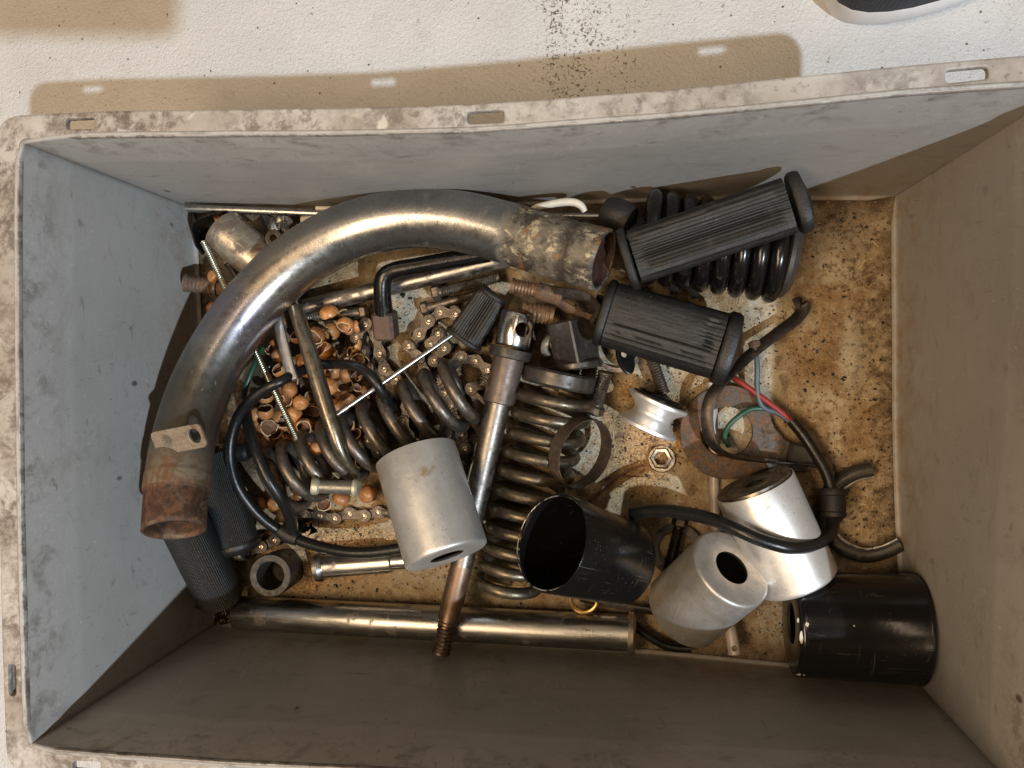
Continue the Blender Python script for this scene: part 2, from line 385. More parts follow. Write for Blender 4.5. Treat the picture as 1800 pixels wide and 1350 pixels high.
    c = s.mix(s.math('MULTIPLY', s.step(e, .026, -.004), .82), c, (.045, .026, .012))
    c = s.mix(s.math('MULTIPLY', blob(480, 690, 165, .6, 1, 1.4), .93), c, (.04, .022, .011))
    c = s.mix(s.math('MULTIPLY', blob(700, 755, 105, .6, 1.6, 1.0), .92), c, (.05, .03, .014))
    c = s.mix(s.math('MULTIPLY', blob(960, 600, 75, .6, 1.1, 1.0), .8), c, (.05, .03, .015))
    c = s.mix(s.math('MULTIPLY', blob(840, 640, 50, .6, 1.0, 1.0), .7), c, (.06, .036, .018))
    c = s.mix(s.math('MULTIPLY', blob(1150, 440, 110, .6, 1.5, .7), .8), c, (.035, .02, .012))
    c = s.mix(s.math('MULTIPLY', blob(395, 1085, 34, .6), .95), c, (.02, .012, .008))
    s.bump(s.math('ADD', s.math('ADD', nf, s.math('MULTIPLY', nz, .8)), s.math('MULTIPLY', nm, .6)), .8, .0026)
    return s.out(c, s.math('ADD', s.lin(nf, .3, .7, .22, .62), s.lin(nb, .35, .65, -.06, .16)), 0.0)
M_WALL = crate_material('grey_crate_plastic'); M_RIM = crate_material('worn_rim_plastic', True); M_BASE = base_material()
crate = thing('storage_crate', 'large grey plastic storage crate with dirty pale rim, full of greasy scrap parts', 'crate', Vector((0, 0, GZ * .001)))
TOPW = [P(*q, HZ) for q in ((35, 245), (180, 241), (400, 239), (600, 237.5), (833, 232), (1000, 220), (1200, 205), (1417, 184), (1600, 166), (1800, 153), (1888, 145))]
FLTW = [P(*q, 0) for q in ((335, 362), (420, 362), (560, 363), (640, 362), (790, 355), (900, 350), (1060, 345), (1220, 340), (1370, 339), (1500, 339), (1580, 339))]
RGTW = [P(*q, HZ) for q in ((1888, 145), (1878, 400), (1850, 800), (1825, 1150), (1810, 1412))]
FRGT = [P(*q, 0) for q in ((1580, 339), (1581, 560), (1583, 800), (1592, 1000), (1612, 1197))]
BOTW = [P(*q, HZ) for q in ((1810, 1412), (1400, 1390), (1000, 1369), (600, 1348), (400, 1339), (200, 1325), (50, 1313))]
FBOT = [P(*q, 0) for q in ((1612, 1197), (1370, 1176), (1120, 1152), (820, 1133), (650, 1122), (480, 1111), (373, 1103))]
LEFW = [P(*q, HZ) for q in ((50, 1313), (44, 1150), (38, 900), (34, 600), (33, 400), (35, 245))]
FLEF = [P(*q, 0) for q in ((373, 1103), (365, 980), (356, 800), (347, 600), (341, 480), (335, 362))]
def wall(top, bot, label):
    n = 40
    ts, bs = spline(top, 12), spline(bot, 12)
    ts = [ts[round(i * (len(ts) - 1) / n)] for i in range(n + 1)]; bs = [bs[round(i * (len(bs) - 1) / n)] for i in range(n + 1)]
    prof = [(1.0, 0), (.99, .0008), (.82, .0020), (.785, .0032), (.755, .0036), (.5, .0038), (.25, .0040), (.10, .0040), (.03, .0040), (.012, .0046), (.003, .0062), (0.0, .0090)]
    rows = []
    for t, off in prof:
        r = []
        for i in range(n + 1):
            a, b = ts[i], bs[i]
            d = (ts[min(i + 1, n)] - ts[max(i - 1, 0)]); inn = Vector((d.y, -d.x, 0)).normalized()
            f = min(1.0, min(i, n - i) / 3.0)
            q = b.lerp(a, t); r.append(q + inn * (off - .0036) * f)
        rows.append(r)
    g = G().grid(rows, False)
    o = g.obj('wall', M_WALL, crate, angle=60)
    m = o.modifiers.new('thick', 'SOLIDIFY'); m.thickness = .0026; m.offset = -1 if label else 1
    return o
for t, b in ((TOPW, FLTW), (RGTW, FRGT), (BOTW, FBOT), (LEFW, FLEF)):
    o = wall(t, b, True)
# bottom
ring = [(q.x, q.y) for L in (FLTW[:-1], FRGT[:-1], FBOT[:-1], FLEF[:-1]) for q in L]
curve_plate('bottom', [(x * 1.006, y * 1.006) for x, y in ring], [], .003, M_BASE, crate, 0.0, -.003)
# rim with its slots
def rnd(ring, r, n=5):
    """round the corners of a closed ring of Vectors"""
    out = []
    for i in range(len(ring)):
        a, b, c = ring[i - 1], ring[i], ring[(i + 1) % len(ring)]
        if (a - b).angle(c - b) > 2.4: out.append((b.x, b.y)); continue
        u, w = (a - b).normalized() * r, (c - b).normalized() * r
        for k in range(n + 1):
            t = k / n; q = b + u * (1 - t) ** 2 + w * t ** 2; out.append((q.x, q.y))
    return out
inner = TOPW[:-1] + RGTW[:-1] + BOTW[:-1] + LEFW[:-1]
outer = [P(*q, HZ) for q in ((-6, 204), (180, 195), (400, 192), (600, 189.5), (833, 183), (1000, 171), (1200, 155), (1400, 134), (1600, 114), (1800, 97), (1932, 84), (1925, 400), (1895, 800), (1868, 1150), (1852, 1462), (1400, 1440), (1000, 1418), (600, 1397), (200, 1373), (12, 1358), (4, 1150), (-2, 900), (-6, 600), (-8, 400))]
def slot(pts): return rnd([P(*q, HZ) for q in pts], .0022, 4)
slots = [slot(q) for q in (((116, 209), (166, 208), (166, 226), (116, 227)), ((822, 197), (886, 194), (886, 215), (822, 218)), ((1662, 124), (1736, 117), (1737, 138), (1663, 146)), ((14, 1168), (27, 1168), (28, 1223), (16, 1223)), ((128, 1338), (177, 1340), (176, 1358), (128, 1356)), ((760, 1378), (820, 1381), (820, 1400), (760, 1397)), ((1500, 1416), (1570, 1420), (1570, 1440), (1500, 1436)), ((1888, 500), (1906, 500), (1902, 570), (1884, 570)))]
curve_plate('rim', rnd(outer, .016, 7), [rnd(inner, .0045, 5)] + slots, .0045, M_RIM, crate, .0012, HZ * .001 - .0042)
# skirt under the rim's outer edge, behind the slots
sk = [Vector((x, y, 0)) for x, y in rnd(outer, .016, 7)]
rows = [[Vector((q.x * f, q.y * f, z)) for q in sk] for z, f in ((HZ * .001 - .004, .9975), (HZ * .001 - .0075, .9972))]
o = G().grid(rows, True).obj('rim_skirt', M_RIM, crate, angle=50)
m = o.modifiers.new('thick', 'SOLIDIFY'); m.thickness = .002

# ------------------------------------------------------------------ materials of the heap
CHROME = steel('chromed_steel', (.62, .60, .57), .2, .22, .0, 45, (1, 1, .2), .25)
POLISH = steel('polished_steel', (.45, .435, .41), .30, .34, .06, 50, (1, 1, .12), .35)
DULL = steel('dull_steel', (.36, .33, .29), .36, .5, .2, 60, (1, 1, .3), .5)
SPRINGM = steel('oily_spring_steel', (.175, .15, .125), .40, .42, .10, 70, (1, 1, 1), .25, .85)
BRONZE = steel('bronzed_spring_steel', (.165, .135, .095), .40, .42, .12, 70, (1, 1, 1), .3, .9)
RUSTY = steel('rusty_steel', (.19, .15, .125), .5, .55, .95, 60, (1, 1, 1), .6, .8, bump=.35)
RUSTBROWN = steel('rust_brown_steel', (.17, .135, .115), .48, .40, .42, 45, (1, 1, .3), .4, .7, bump=.2)
DARKST = steel('greasy_dark_steel', (.11, .10, .09), .42, .5, .14, 60, (1, 1, 1), .35, .8)
CHAINM = steel('oily_chain_steel', (.072, .062, .055), .38, .5, .12, 90, (1, 1, 1), .45, .8)
PINM = steel('bright_pin_steel', (.36, .32, .26), .3, .2, .1, 120, (1, 1, 1), .2, 1.0)
BOLTM = steel('greasy_bolt_steel', (.15, .125, .10), .42, .5, .3, 80, (1, 1, 1), .4, .85)
RUSTBOLT = steel('rusted_bolt_steel', (.26, .16, .09), .45, .4, .65, 80, (1, 1, 1), .5, .75)
ZINC = steel('zinc_plated_steel', (.46, .44, .34), .32, .3, .0, 80, (1, 1, 1), .3)
ALU = steel('scuffed_aluminium', (.86, .85, .83), .42, -.28, .0, 30, (1, 1, 1), .16, .72, (.40, .34, .25), .02, .22)
def alu(name, lo, hi, rough, stain, yellow=None):
    s = NT(name); v = s.coord()
    n1 = s.noise(v, 26, 8, .68, .4); n2 = s.noise(v, 85, 8, .72, .4); n3 = s.noise(v, 520, 4, .6)
    c = s.mix(s.step(n1, .36, .64), lo, hi)
    c = s.mix(s.math('MULTIPLY', s.step(n2, .52, .68), stain), c, tuple(q * .55 for q in lo))
    c = s.mix(s.math('MULTIPLY', s.step(n2, .44, .34), .5), c, tuple(min(1, q * 1.12) for q in hi))
    sc = None
    for ang in (.2, 1.1, -.8):
        w = s.new('ShaderNodeVectorRotate'); w.rotation_type = 'EULER_XYZ'; s.link(v, w.inputs['Vector']); w.inputs['Rotation'].default_value = (ang, ang * .7, ang)
        q = s.step(s.noise(s.scale(w.outputs[0], (.06, 1, 1)), 560, 3, .6, .7), .625, .68)
        sc = q if sc is None else s.math('MAXIMUM', sc, q)
    sc = s.math('MULTIPLY', sc, s.step(s.noise(v, 30, 4), .40, .60))
    c = s.mix(s.math('MULTIPLY', sc, .45), c, tuple(min(1, q * 1.25) for q in hi))
    c = s.mix(s.math('MULTIPLY', s.math('MULTIPLY', s.step(s.voro(v, 150), .10, .04), s.step(s.noise(v, 45, 3), .50, .60)), .75), c, (.16, .12, .09))
    c = s.mix(s.math('MULTIPLY', s.step(n3, .62, .70), .5), c, (.24, .20, .165))
    if yellow:
        d = s.new('ShaderNodeVectorMath'); d.operation = 'DISTANCE'; s.link(s.new('ShaderNodeNewGeometry').outputs['Position'], d.inputs[0]); d.inputs[1].default_value = yellow
        k = s.step(s.math('ADD', d.outputs['Value'], s.math('MULTIPLY', s.math('SUBTRACT', n2, .5), .02)), .0065, .003)
        c = s.mix(s.math('MULTIPLY', k, .8), c, (.50, .36, .12))
    s.bump(s.math('ADD', n2, s.math('MULTIPLY', sc, .5)), .06, .001)
    return s.out(c, s.math('ADD', s.lin(n2, .35, .65, rough - .05, rough + .07), s.math('MULTIPLY', sc, .06)), .70)
ALU1 = alu('scuffed_aluminium_cup', (.66, .645, .61), (.78, .77, .74), .42, .30, tuple(P(748, 828, 88)))
ALU3 = alu('bright_aluminium_cup', (.76, .75, .735), (.86, .855, .845), .38, .25)
ALUD = alu('dull_aluminium_cup', (.40, .38, .35), (.55, .535, .505), .45, .6)
BLKPAINT = rubber('black_enamel', (.006, .0055, .0055), .24, .2, 35, (.04, .034, .028), False, .07, .16)
BLKPAINT2 = rubber('black_worn_enamel', (.0045, .0042, .0042), .32, .24, 45, (.034, .029, .024), False, .14, .34)
RUB = rubber('black_rubber', (.0085, .008, .0075), .40, .48, 55, (.04, .034, .028))
RUBD = rubber('dusty_black_rubber', (.0105, .0095, .0085), .48, .55, 70, (.062, .05, .038))
KNURL = rubber('knurled_black_rubber', (.011, .0115, .012), .28, .46, 45, (.06, .056, .046), True, .6)
CABLE = rubber('black_cable_sheath', (.0095, .0093, .0093), .2, .33, 40, (.04, .036, .032), False, .2)
WHITE = plain('yellowed_white_paint', (.66, .62, .52), .42, 0, .15)
COPPER = plain('bare_copper', (.55, .24, .12), .4, .7)
BRASS = plain('brass', (.62, .42, .16), .32, .9)
TWIG = plain('reddish_twig', (.20, .09, .06), .6)
WIRER, WIREB, WIREG = plain('red_insulation', (.25, .03, .028), .4), plain('blue_grey_insulation', (.065, .095, .125), .4), plain('green_insulation', (.02, .075, .042), .4)
SHELLM = NT('hazelnut_shell')
def _shell():
    s = SHELLM; v = s.coord(); x = s.xyz(s.new('ShaderNodeTexCoord').outputs['Object'])
    r = s.new('ShaderNodeObjectInfo').outputs['Random']
    n1 = s.noise(v, 160, 6, .65); n2 = s.noise(v, 900, 3, .6); ang = s.math('ARCTAN2', x[1], x[0])
    stripe = s.noise(s.scale(v, (1, 1, .15)), 520, 3, .6)
    c = s.mix(s.lin(stripe, .35, .65, 0, 1), (.40, .145, .038), (.60, .275, .09))
    c = s.mix(s.math('MULTIPLY', s.step(n1, .46, .66), .6), c, (.46, .28, .15))
    c = s.mix(s.step(x[2], -.0052, -.0062), c, (.42, .28, .17))
    c = s.mix(s.math('MULTIPLY', s.step(r, .55, .95), .55), c, (.15, .055, .022))
    s.bump(n2, .2, .0006)
    s.out(c, s.lin(n1, .3, .7, .28, .5), 0.0)
_shell(); SHELLM = SHELLM.mat
SHELLIN = plain('shell_inside', (.20, .095, .045), .6, 0, .35, 300)
SHELLRIM = plain('shell_broken_edge', (.68, .48, .27), .6, 0, .15, 300)

# ------------------------------------------------------------------ builders of recurring pieces
def turn(name, p0, p1, prof, mat, parent=None, z=None, seg=32, caps=(True, True), angle=35):
    """a turned piece from pixel-and-height p0 to p1; prof = (pixels along, radius in pixels), closed with end caps"""
    a, b = P(*p0), P(*p1); k = K((p0[2] + p1[2]) / 2); L = (b - a).length
    full = max(t for t, _ in prof)
    return G().lathe([(t / full * L, r * k) for t, r in prof], seg, None, *caps).obj(name, mat, parent, axm(a, b), angle)
def thread_rows(L, r, pitch, depth, seg=20, z0=0.0):
    n = max(4, int(L / pitch * 4)); rows = []
    for i in range(n + 1):
        z = L * i / n
        e = min(1.0, min(z, L - z) / pitch)
        rows.append([Vector(((r - depth * e * abs(2 * ((z / pitch - j / seg) % 1) - 1)) * math.cos(2 * math.pi * j / seg), (r - depth * e * abs(2 * ((z / pitch - j / seg) % 1) - 1)) * math.sin(2 * math.pi * j / seg), z0 + z)) for j in range(seg)])
    return rows
def threaded(name, p0, p1, rpx, mat, parent=None, pitch=None, seg=20):
    a, b = P(*p0), P(*p1); k = K((p0[2] + p1[2]) / 2); L = (b - a).length; r = rpx * k
    pitch = pitch or r * .42
    rows = thread_rows(L, r, pitch, r * .17, seg)
    rows = [[Vector((q.x * .82, q.y * .82, q.z)) for q in rows[0]]] + rows + [[Vector((q.x * .82, q.y * .82, q.z)) for q in rows[-1]]]
    return G().grid(rows, True, True, True).obj(name, mat, parent, axm(a, b), 25)
def hexhead(name, p0, p1, rpx, mat, parent=None, hole=0.0):
    a, b = P(*p0), P(*p1); k = K((p0[2] + p1[2]) / 2); L = (b - a).length; r = rpx * k
    pr = [(0, r * .86), (L * .18, r), (L * .82, r), (L, r * .86)]
    if hole: pr = [(L * .08, hole * k)] + pr + [(L * .92, hole * k), (L * .08, hole * k)]
    return G().lathe(pr, 6, None, not hole, not hole).obj(name, mat, parent, axm(a, b), 20)
def bolt(label, head, neck, tip, rh, rs, mat, group=None, tstart=None, name='hex_bolt'):
    """hexagon bolt: head from px point head to neck, thread from tstart (or neck) to tip"""
    t = thing(name, label, 'bolt', P(*neck), group)
    hexhead('bolt_head', head, neck, rh, mat, t)
    if tstart:
        turn('shank', neck, tstart, [(0, rs), (1, rs)], mat, t); threaded('thread', tstart, tip, rs, mat, t)
    else: threaded('thread', neck, tip, rs, mat, t)
    return t
def coil(name, p0, p1, rpx, wpx, turns, mat, parent=None, sgn=1, close0=0.6, close1=0.6, ph=0.0, rend=None, r0=None, seg=14):
    a, b = P(*p0), P(*p1); k = K((p0[2] + p1[2]) / 2); ax = (b - a); L = ax.length; ax.normalize()
    e1 = Vector((0, 0, 1)); e1 = (e1 - ax * e1.dot(ax)).normalized(); e2 = ax.cross(e1) * -1 * -sgn
    e2 = ax.cross(Vector((0, 0, 1))).normalized() * sgn
    n = int(turns * 26); pts = []; rad = []
    def ease(t):                     # closed ends: the first and last turn lie close to their neighbours
        u = t * turns
        w = lambda q, c: (1 - c * math.exp(-(q / .55) ** 2))
        return u
    # integrate a pitch that is smaller in the end turns
    acc = [0.0]
    for i in range(n):
        u = (i + .5) / n * turns
        acc.append(acc[-1] + (1 - close0 * math.exp(-(u / .7) ** 2)) * (1 - close1 * math.exp(-((turns - u) / .7) ** 2)))
    for i in range(n + 1):
        th = ph + 2 * math.pi * turns * i / n; s = L * acc[i] / acc[-1]
        R = ((r0 or rpx) * (1 - i / n) + rpx * i / n) * k
        if rend:
            R *= 1 + (rend - 1) * max(0, 1 - i / n * turns / 1.2)
        pts.append(a + ax * s + (e1 * math.cos(th) + e2 * math.sin(th)) * R); rad.append(wpx * k)
    return G().tube(pts, rad, seg).obj(name, mat, parent, angle=60)
def wire(name, pts, rpx, mat, parent=None, n=8, seg=12, flat=None):
    q = [P(*p) for p in pts]; r = [rpx * K(p[2]) for p in pts] if not isinstance(rpx, list) else [a * K(p[2]) for a, p in zip(rpx, pts)]
    sp = spline(q, n); rr = [r[min(i // n, len(r) - 1)] + (r[min(i // n + 1, len(r) - 1)] - r[min(i // n, len(r) - 1)]) * ((i % n) / n) for i in range(len(sp))]
    return G().tube(sp, rr, seg).obj(name, mat, parent, along=True, angle=60)
def ribbon(name, pts, wdir, width, thick, mat, parent=None, n=8):
    """flat strip along pixel points; wdir = directions of its width (world), one per point"""
    q = spline([P(*p) for p in pts], n); d = spline([Vector(w).normalized() for w in wdir], n)
    rows = []
    for i, c in enumerate(q):
        t = (q[min(i + 1, len(q) - 1)] - q[max(i - 1, 0)]).normalized()
        w = (d[i] - t * d[i].dot(t)).normalized(); nn = t.cross(w)
        h, b = width / 2, thick / 2; e = b * .6
        rows.append([c + w * (h - e) + nn * b, c - w * (h - e) + nn * b, c - w * h + nn * (b - e * .6), c - w * h - nn * (b - e * .6), c - w * (h - e) - nn * b, c + w * (h - e) - nn * b, c + w * h - nn * (b - e * .6), c + w * h + nn * (b - e * .6)])
    return G().grid(rows, True, True, True).obj(name, mat, parent, angle=40)

# ------------------------------------------------------------------ the bent exhaust pipe
def pipe_material():
    s = NT('heat_stained_exhaust_steel'); v = s.coord(); t = s.attr(); vs = s.scale(v, (1, 1, 1))
    n1 = s.noise(v, 24, 8, .65); n2 = s.noise(v, 120, 7, .68); n3 = s.noise(v, 420, 4, .65); n4 = s.noise(v, 60, 8, .7, .6)
    c = s.mix(s.lin(n1, .3, .7, 0, 1), (.27, .275, .275), (.41, .413, .408))
    # temper colours: straw then violet-blue in the lower bend
    hb = s.math('MULTIPLY', s.step(t, .24, .34), s.step(t, .60, .44)); nn = s.math('ADD', t, s.math('MULTIPLY', s.math('SUBTRACT', n1, .5), .14))
    c = s.mix(s.math('MULTIPLY', s.math('MULTIPLY', hb, s.step(nn, .27, .36)), .34), c, (.50, .36, .20))
    c = s.mix(s.math('MULTIPLY', s.math('MULTIPLY', s.step(nn, .28, .33), s.step(nn, .43, .36)), .5), c, (.30, .29, .40))
    c = s.mix(s.math('MULTIPLY', s.step(nn, .31, .20), .80), c, (.14, .122, .092))  # lower left run darkened, its shading put into the colour
    c = s.mix(s.math('MULTIPLY', s.step(n2, .56, .70), .45), c, (.12, .095, .065))
    # the two ends: crust and rust
    e0 = s.step(s.math('ADD', t, s.math('MULTIPLY', s.math('SUBTRACT', n4, .5), .10)), .165, .05)
    e1 = s.step(s.math('ADD', t, s.math('MULTIPLY', s.math('SUBTRACT', n4, .5), .07)), .838, .858)
    crust0 = s.mix(s.step(n4, .40, .60), (.135, .075, .035), (.27, .21, .135))
    crust0 = s.mix(s.math('MULTIPLY', s.step(n2, .5, .62), .8), crust0, (.20, .085, .028))
    col = s.mix(s.step(s.noise(v, 130, 8, .72, .3), .42, .60), (.055, .030, .020), (.15, .068, .033)); col = s.mix(s.step(n4, .54, .66), col, (.19, .13, .08))
    crust0 = s.mix(s.math('MULTIPLY', s.step(t, .064, .058), .95), crust0, col)
    crust1 = s.mix(s.step(n4, .40, .58), (.055, .045, .036), (.19, .165, .125))
    crust1 = s.mix(s.math('MULTIPLY', s.step(s.noise(v, 170, 9, .76, .5), .47, .58), s.step(s.noise(v, 62, 7, .7, .8), .50, .58)), crust1, (.50, .425, .285))
    crust1 = s.mix(s.math('MULTIPLY', s.math('MULTIPLY', s.step(t, .935, .945), s.step(t, .962, .953)), .75), crust1, (.04, .03, .022))
    crust1 = s.mix(s.math('MULTIPLY', s.step(s.noise(v, 75, 6, .65, .5), .57, .66), .9), crust1, (.26, .11, .03))
    c = s.mix(e0, c, crust0); c = s.mix(e1, c, crust1)
    fl = s.math('MULTIPLY', s.step(t, .66, .82), s.step(n4, .585, .66))
    c = s.mix(s.math('MULTIPLY', fl, .8), c, (.24, .12, .045))
    pit = s.step(n3, .66, .73); c = s.mix(s.math('MULTIPLY', pit, .7), c, (.045, .03, .02))
    k = s.math('MAXIMUM', s.math('MAXIMUM', e0, e1), s.math('MAXIMUM', fl, pit))
    m = s.math('SUBTRACT', .93, s.math('MULTIPLY', k, .62))
    r = s.math('ADD', s.lin(n2, .3, .7, .20, .36), s.math('MULTIPLY', k, .27))
    r = s.math('ADD', r, s.math('MULTIPLY', s.step(t, .36, .16), .12))
    s.bump(s.math('ADD', s.math('MULTIPLY', n2, s.math('ADD', .25, k)), s.math('MULTIPLY', n1, .4)), .25, .0016)
    return s.out(c, r, m)
PIPEM = pipe_material()
RUSTIN = steel('orange_rust_inside', (.25, .12, .06), .6, .35, 1.0, 60, (1, 1, 1), .5, .4, bump=.5)
RUSTRED = steel('dark_red_rust', (.075, .032, .022), .42, .5, .3, 130, (1, 1, 1), .6, .2, (.025, .012, .009), .8)
ex = thing('exhaust_pipe', 'thick bent chrome exhaust pipe with rusty ends lying across the heap', 'exhaust pipe', P(560, 450, 0))
PTS = [(306, 932, 122), (310, 862, 110), (322, 780, 97), (347, 695, 83), (388, 612, 71), (443, 534, 62), (515, 464, 56), (606, 411, 52), (705, 386, 52), (800, 388, 55), (885, 408, 60), (968, 433, 67), (1062, 458, 76)]
cl = spline([P(*p) for p in PTS], 10); n = len(cl)
L = [0.0]
for i in range(1, n): L.append(L[-1] + (cl[i] - cl[i - 1]).length)
R0 = 53.5 * K(60)
def prad(t):
    r = R0
    if t < .06: r *= .965
    elif t < .085: r *= 1.02
    if t > .955: r *= 1.0
    if .945 < t < .955: r *= .965
    return r
# resample finely so the swaged ends read
def at_len(s):
    for i in range(1, n):
        if s <= L[i]: return cl[i - 1].lerp(cl[i], (s - L[i - 1]) / (L[i] - L[i - 1]))
    return cl[-1].copy()
ts = sorted(set([i / 110 for i in range(111)] + [.0555, .0605, .084, .0865, .943, .947, .953, .957]))
g = G(); pts = [at_len(t * L[-1]) for t in ts]
g.tube(pts, [prad(t) for t in ts], 48, False)
g.a = [ts[i // 48] for i in range(len(g.v))]
nb = len(ts); rowsi = []
o = g.obj('pipe_body', PIPEM, ex, along=True, angle=50)
m = o.modifiers.new('wall', 'SOLIDIFY'); m.thickness = .0024; m.offset = -1
ta, tb = (pts[0] - pts[1]).normalized(), (pts[-1] - pts[-2]).normalized()
r = prad(0) - .0019
def bore(name, p, d, mat, depth, r, clog):
    pr = [(0, r), (-depth * .5, r * .985), (-depth, r * .96)] + ([(-depth * 1.0, r * .6), (-depth * .96, .0004)] if clog else [(-depth * 1.02, r * .5), (-depth * 1.02, .0004)])
    gg = G().lathe(pr, 40)
    for q in gg.v:
        if clog and q.z < -depth * .8: q.z += .004 * mnoise.noise(Vector((q.x * 180, q.y * 180, 3)))
    return gg.obj(name, mat, ex, axm(p, p + d), 60)
bore('rusty_bore', pts[0] - ta * .0006, ta, RUSTIN, .055, r, False)
bore('clogged_bore', pts[-1] - tb * .0006, tb, RUSTRED, .0045, prad(1) - .0034, True)
# bracket tab with a hole
c0, c1 = P(283, 777, 118), P(352, 764, 121)
d = (c1 - c0).normalized(); up = Vector((.10, -.28, .95)); up = (up - d * up.dot(d)).normalized(); w = up.cross(d)
mm = Matrix.Translation(c0) @ Matrix((d, w, up)).transposed().to_4x4()
ln = (c1 - c0).length
tab = curve_plate('bracket_tab', rnd([Vector(q) for q in ((-.004, -.0085, 0), (ln + .004, -.0085, 0), (ln + .004, .0085, 0), (-.004, .0085, 0))], .004, 4), [circ((ln - .0025, .0005), .0042, 20, .0052)], .0026, steel('crusty_bracket_steel', (.30, .25, .19), .5, .5, .6, 70, (1, 1, 1), .5, .6, bump=.4), None, .0004, 0)
put(tab, mm, ex)
wl = G().tube(spline([P(*q) for q in ((268, 790, 108), (285, 795, 117), (305, 797, 119))], 5), .0022, 8).obj('weld_bead', RUSTY, ex)

# ------------------------------------------------------------------ tubes, rods and the long shaft
t = thing('fork_tube', 'long polished steel tube with a capped end lying along the bottom wall', 'steel tube', P(418, 1078, 0))
turn('tube_body', (417, 1077, 15), (1105, 1113, 15), [(0, 26), (0, 29), (3, 31), (300, 31), (688, 31)], POLISH, t, seg=40)
turn('end_cap', (1104, 1113, 15), (1117, 1114, 15), [(0, 31), (0, 37), (2, 38), (9, 37), (13, 31)], steel('pale_cap_steel', (.60, .53, .42), .4, .3, .1, 60), t, seg=36)
t = thing('damper_shaft', 'long stepped shaft with brown sleeve and silver middle, its threaded end on the steel tube', 'shaft', P(840, 880, 0))
turn('collar_plate', (899, 613, 38), (895, 630, 38), [(0, 34), (0, 37), (14, 38), (16, 35)], DARKST, t, seg=36)
turn('brown_sleeve', (895, 630, 38), (876, 708, 38), [(0, 28), (70, 28), (78, 27.5), (80, 25)], RUSTBROWN, t)
turn('shaft_rod', (876, 707, 38), (812, 993, 38), [(0, 22.5), (45, 22), (100, 21.5), (104, 20.5), (150, 21), (155, 20), (293, 20)], steel('scoured_steel', (.25, .225, .195), .42, .38, .12, 45, (1, 1, 3), .45), t)
turn('brown_rod_end', (812, 992, 38), (786, 1096, 38), [(0, 20), (70, 20), (72, 19.3), (100, 19.3), (103, 17), (107, 17)], steel('copper_brown_steel', (.25, .165, .115), .42, .35, .2, 45, (1, 1, .5), .35, .9), t)
threaded('thread', (786, 1096, 38), (775, 1147, 38), 17, steel('brown_thread_steel', (.18, .12, .085), .42, .35, .3, 80), t)
b = turn('drilled_bush', (912, 550, 34), (900, 610, 34), [(0, 27), (0, 29), (3, 31), (58, 31), (62, 29)], CHROME, None, seg=40)
q0, q1 = P(914, 578, 34), P(940, 520, 95)
cutter = G().lathe([(-.011, .0054), (.05, .0054)], 24, None, True, True).obj('cutter', plain('shaded_rusty_hole', (.10, .05, .025), .7), None, axm(P(917, 580, 34), P(921, 578, 60)))  # rust brown, with the shade inside the hole put into the colour
cut(b, cutter)
tag(b, 'short shiny chrome cylinder with a round drilled hole above the long shaft', 'bush')
t = thing('round_bar', 'dull round steel bar passing under the bent exhaust pipe and black crank arm', 'steel bar', P(700, 505, 0))
turn('bar_body', (535, 541, 15), (900, 452, 17), [(0, 12), (2, 15), (370, 16), (372, 13)], DULL, t)
# long rods at the top wall
o = wire('straight_rod', [(330, 366, 34), (480, 372, 32), (640, 378, 30), (850, 379, 29), (1062, 380, 28)], [7.2, 7, 6.5, 5.5, 5.5], POLISH)
tag(o, 'long thin polished rod lying along the top wall, its round end bare in the corner', 'rod')
o = wire('hooked_rod', [(556, 366, 42), (640, 368, 42), (800, 372, 42), (915, 374, 43), (945, 364, 44), (985, 356, 44), (1008, 355.5, 44), (1022, 362, 44), (1028, 372, 43)], [4.2, 4.2, 4.2, 4.6, 6, 7, 7, 6.5, 5], WHITE)
tag(o, 'pale cream rod with a bent hook at its end behind the exhaust pipe', 'rod')
# thin pin across the shells
t = thing('thin_pin', 'thin bright steel pin lying diagonally over the chain and nutshells', 'pin', P(690, 660, 20))
turn('pin_body', (583, 735, 58), (798, 587, 33), [(0, 4), (4, 5), (22, 5), (23, 6.2), (34, 6.2), (35, 4.6), (255, 4.4), (261, 3.6)], POLISH, t, seg=16)
# slim threaded rod passing under the exhaust pipe
o = threaded('threaded_rod', (358, 425, 50), (530, 788, 46), 6.6, ZINC, None, .0016)
tag(o, 'long thin yellowish threaded rod running under the exhaust pipe and over the nutshells', 'threaded rod')
# flat lever and tapered rod from under the pipe
o = ribbon('flat_lever', [(487, 556, 50), (497, 600, 53), (507, 640, 55), (516, 668, 56)], [(1, .15, .15)] * 4, .0078, .0032, steel('worn_grey_steel', (.30, .30, .30), .4, .25, 0, 50, (1, 1, 1), .4, .8))
tag(o, 'flat round-ended grey steel lever beside the tapered rod, lying on nutshells', 'lever')
o = wire('tapered_rod', [(518, 540, 50), (540, 605, 56), (560, 672, 60), (583, 745, 62), (603, 800, 58), (628, 836, 46)], [13, 14.5, 15.5, 15, 11.5, 8], steel('oily_bronze_steel', (.24, .205, .155), .33, .3, 0, 50, (1, 1, 1), .3, .9), None)
tag(o, 'thick tapered bronze-grey rod running down from the exhaust pipe into the diagonal spring', 'rod')

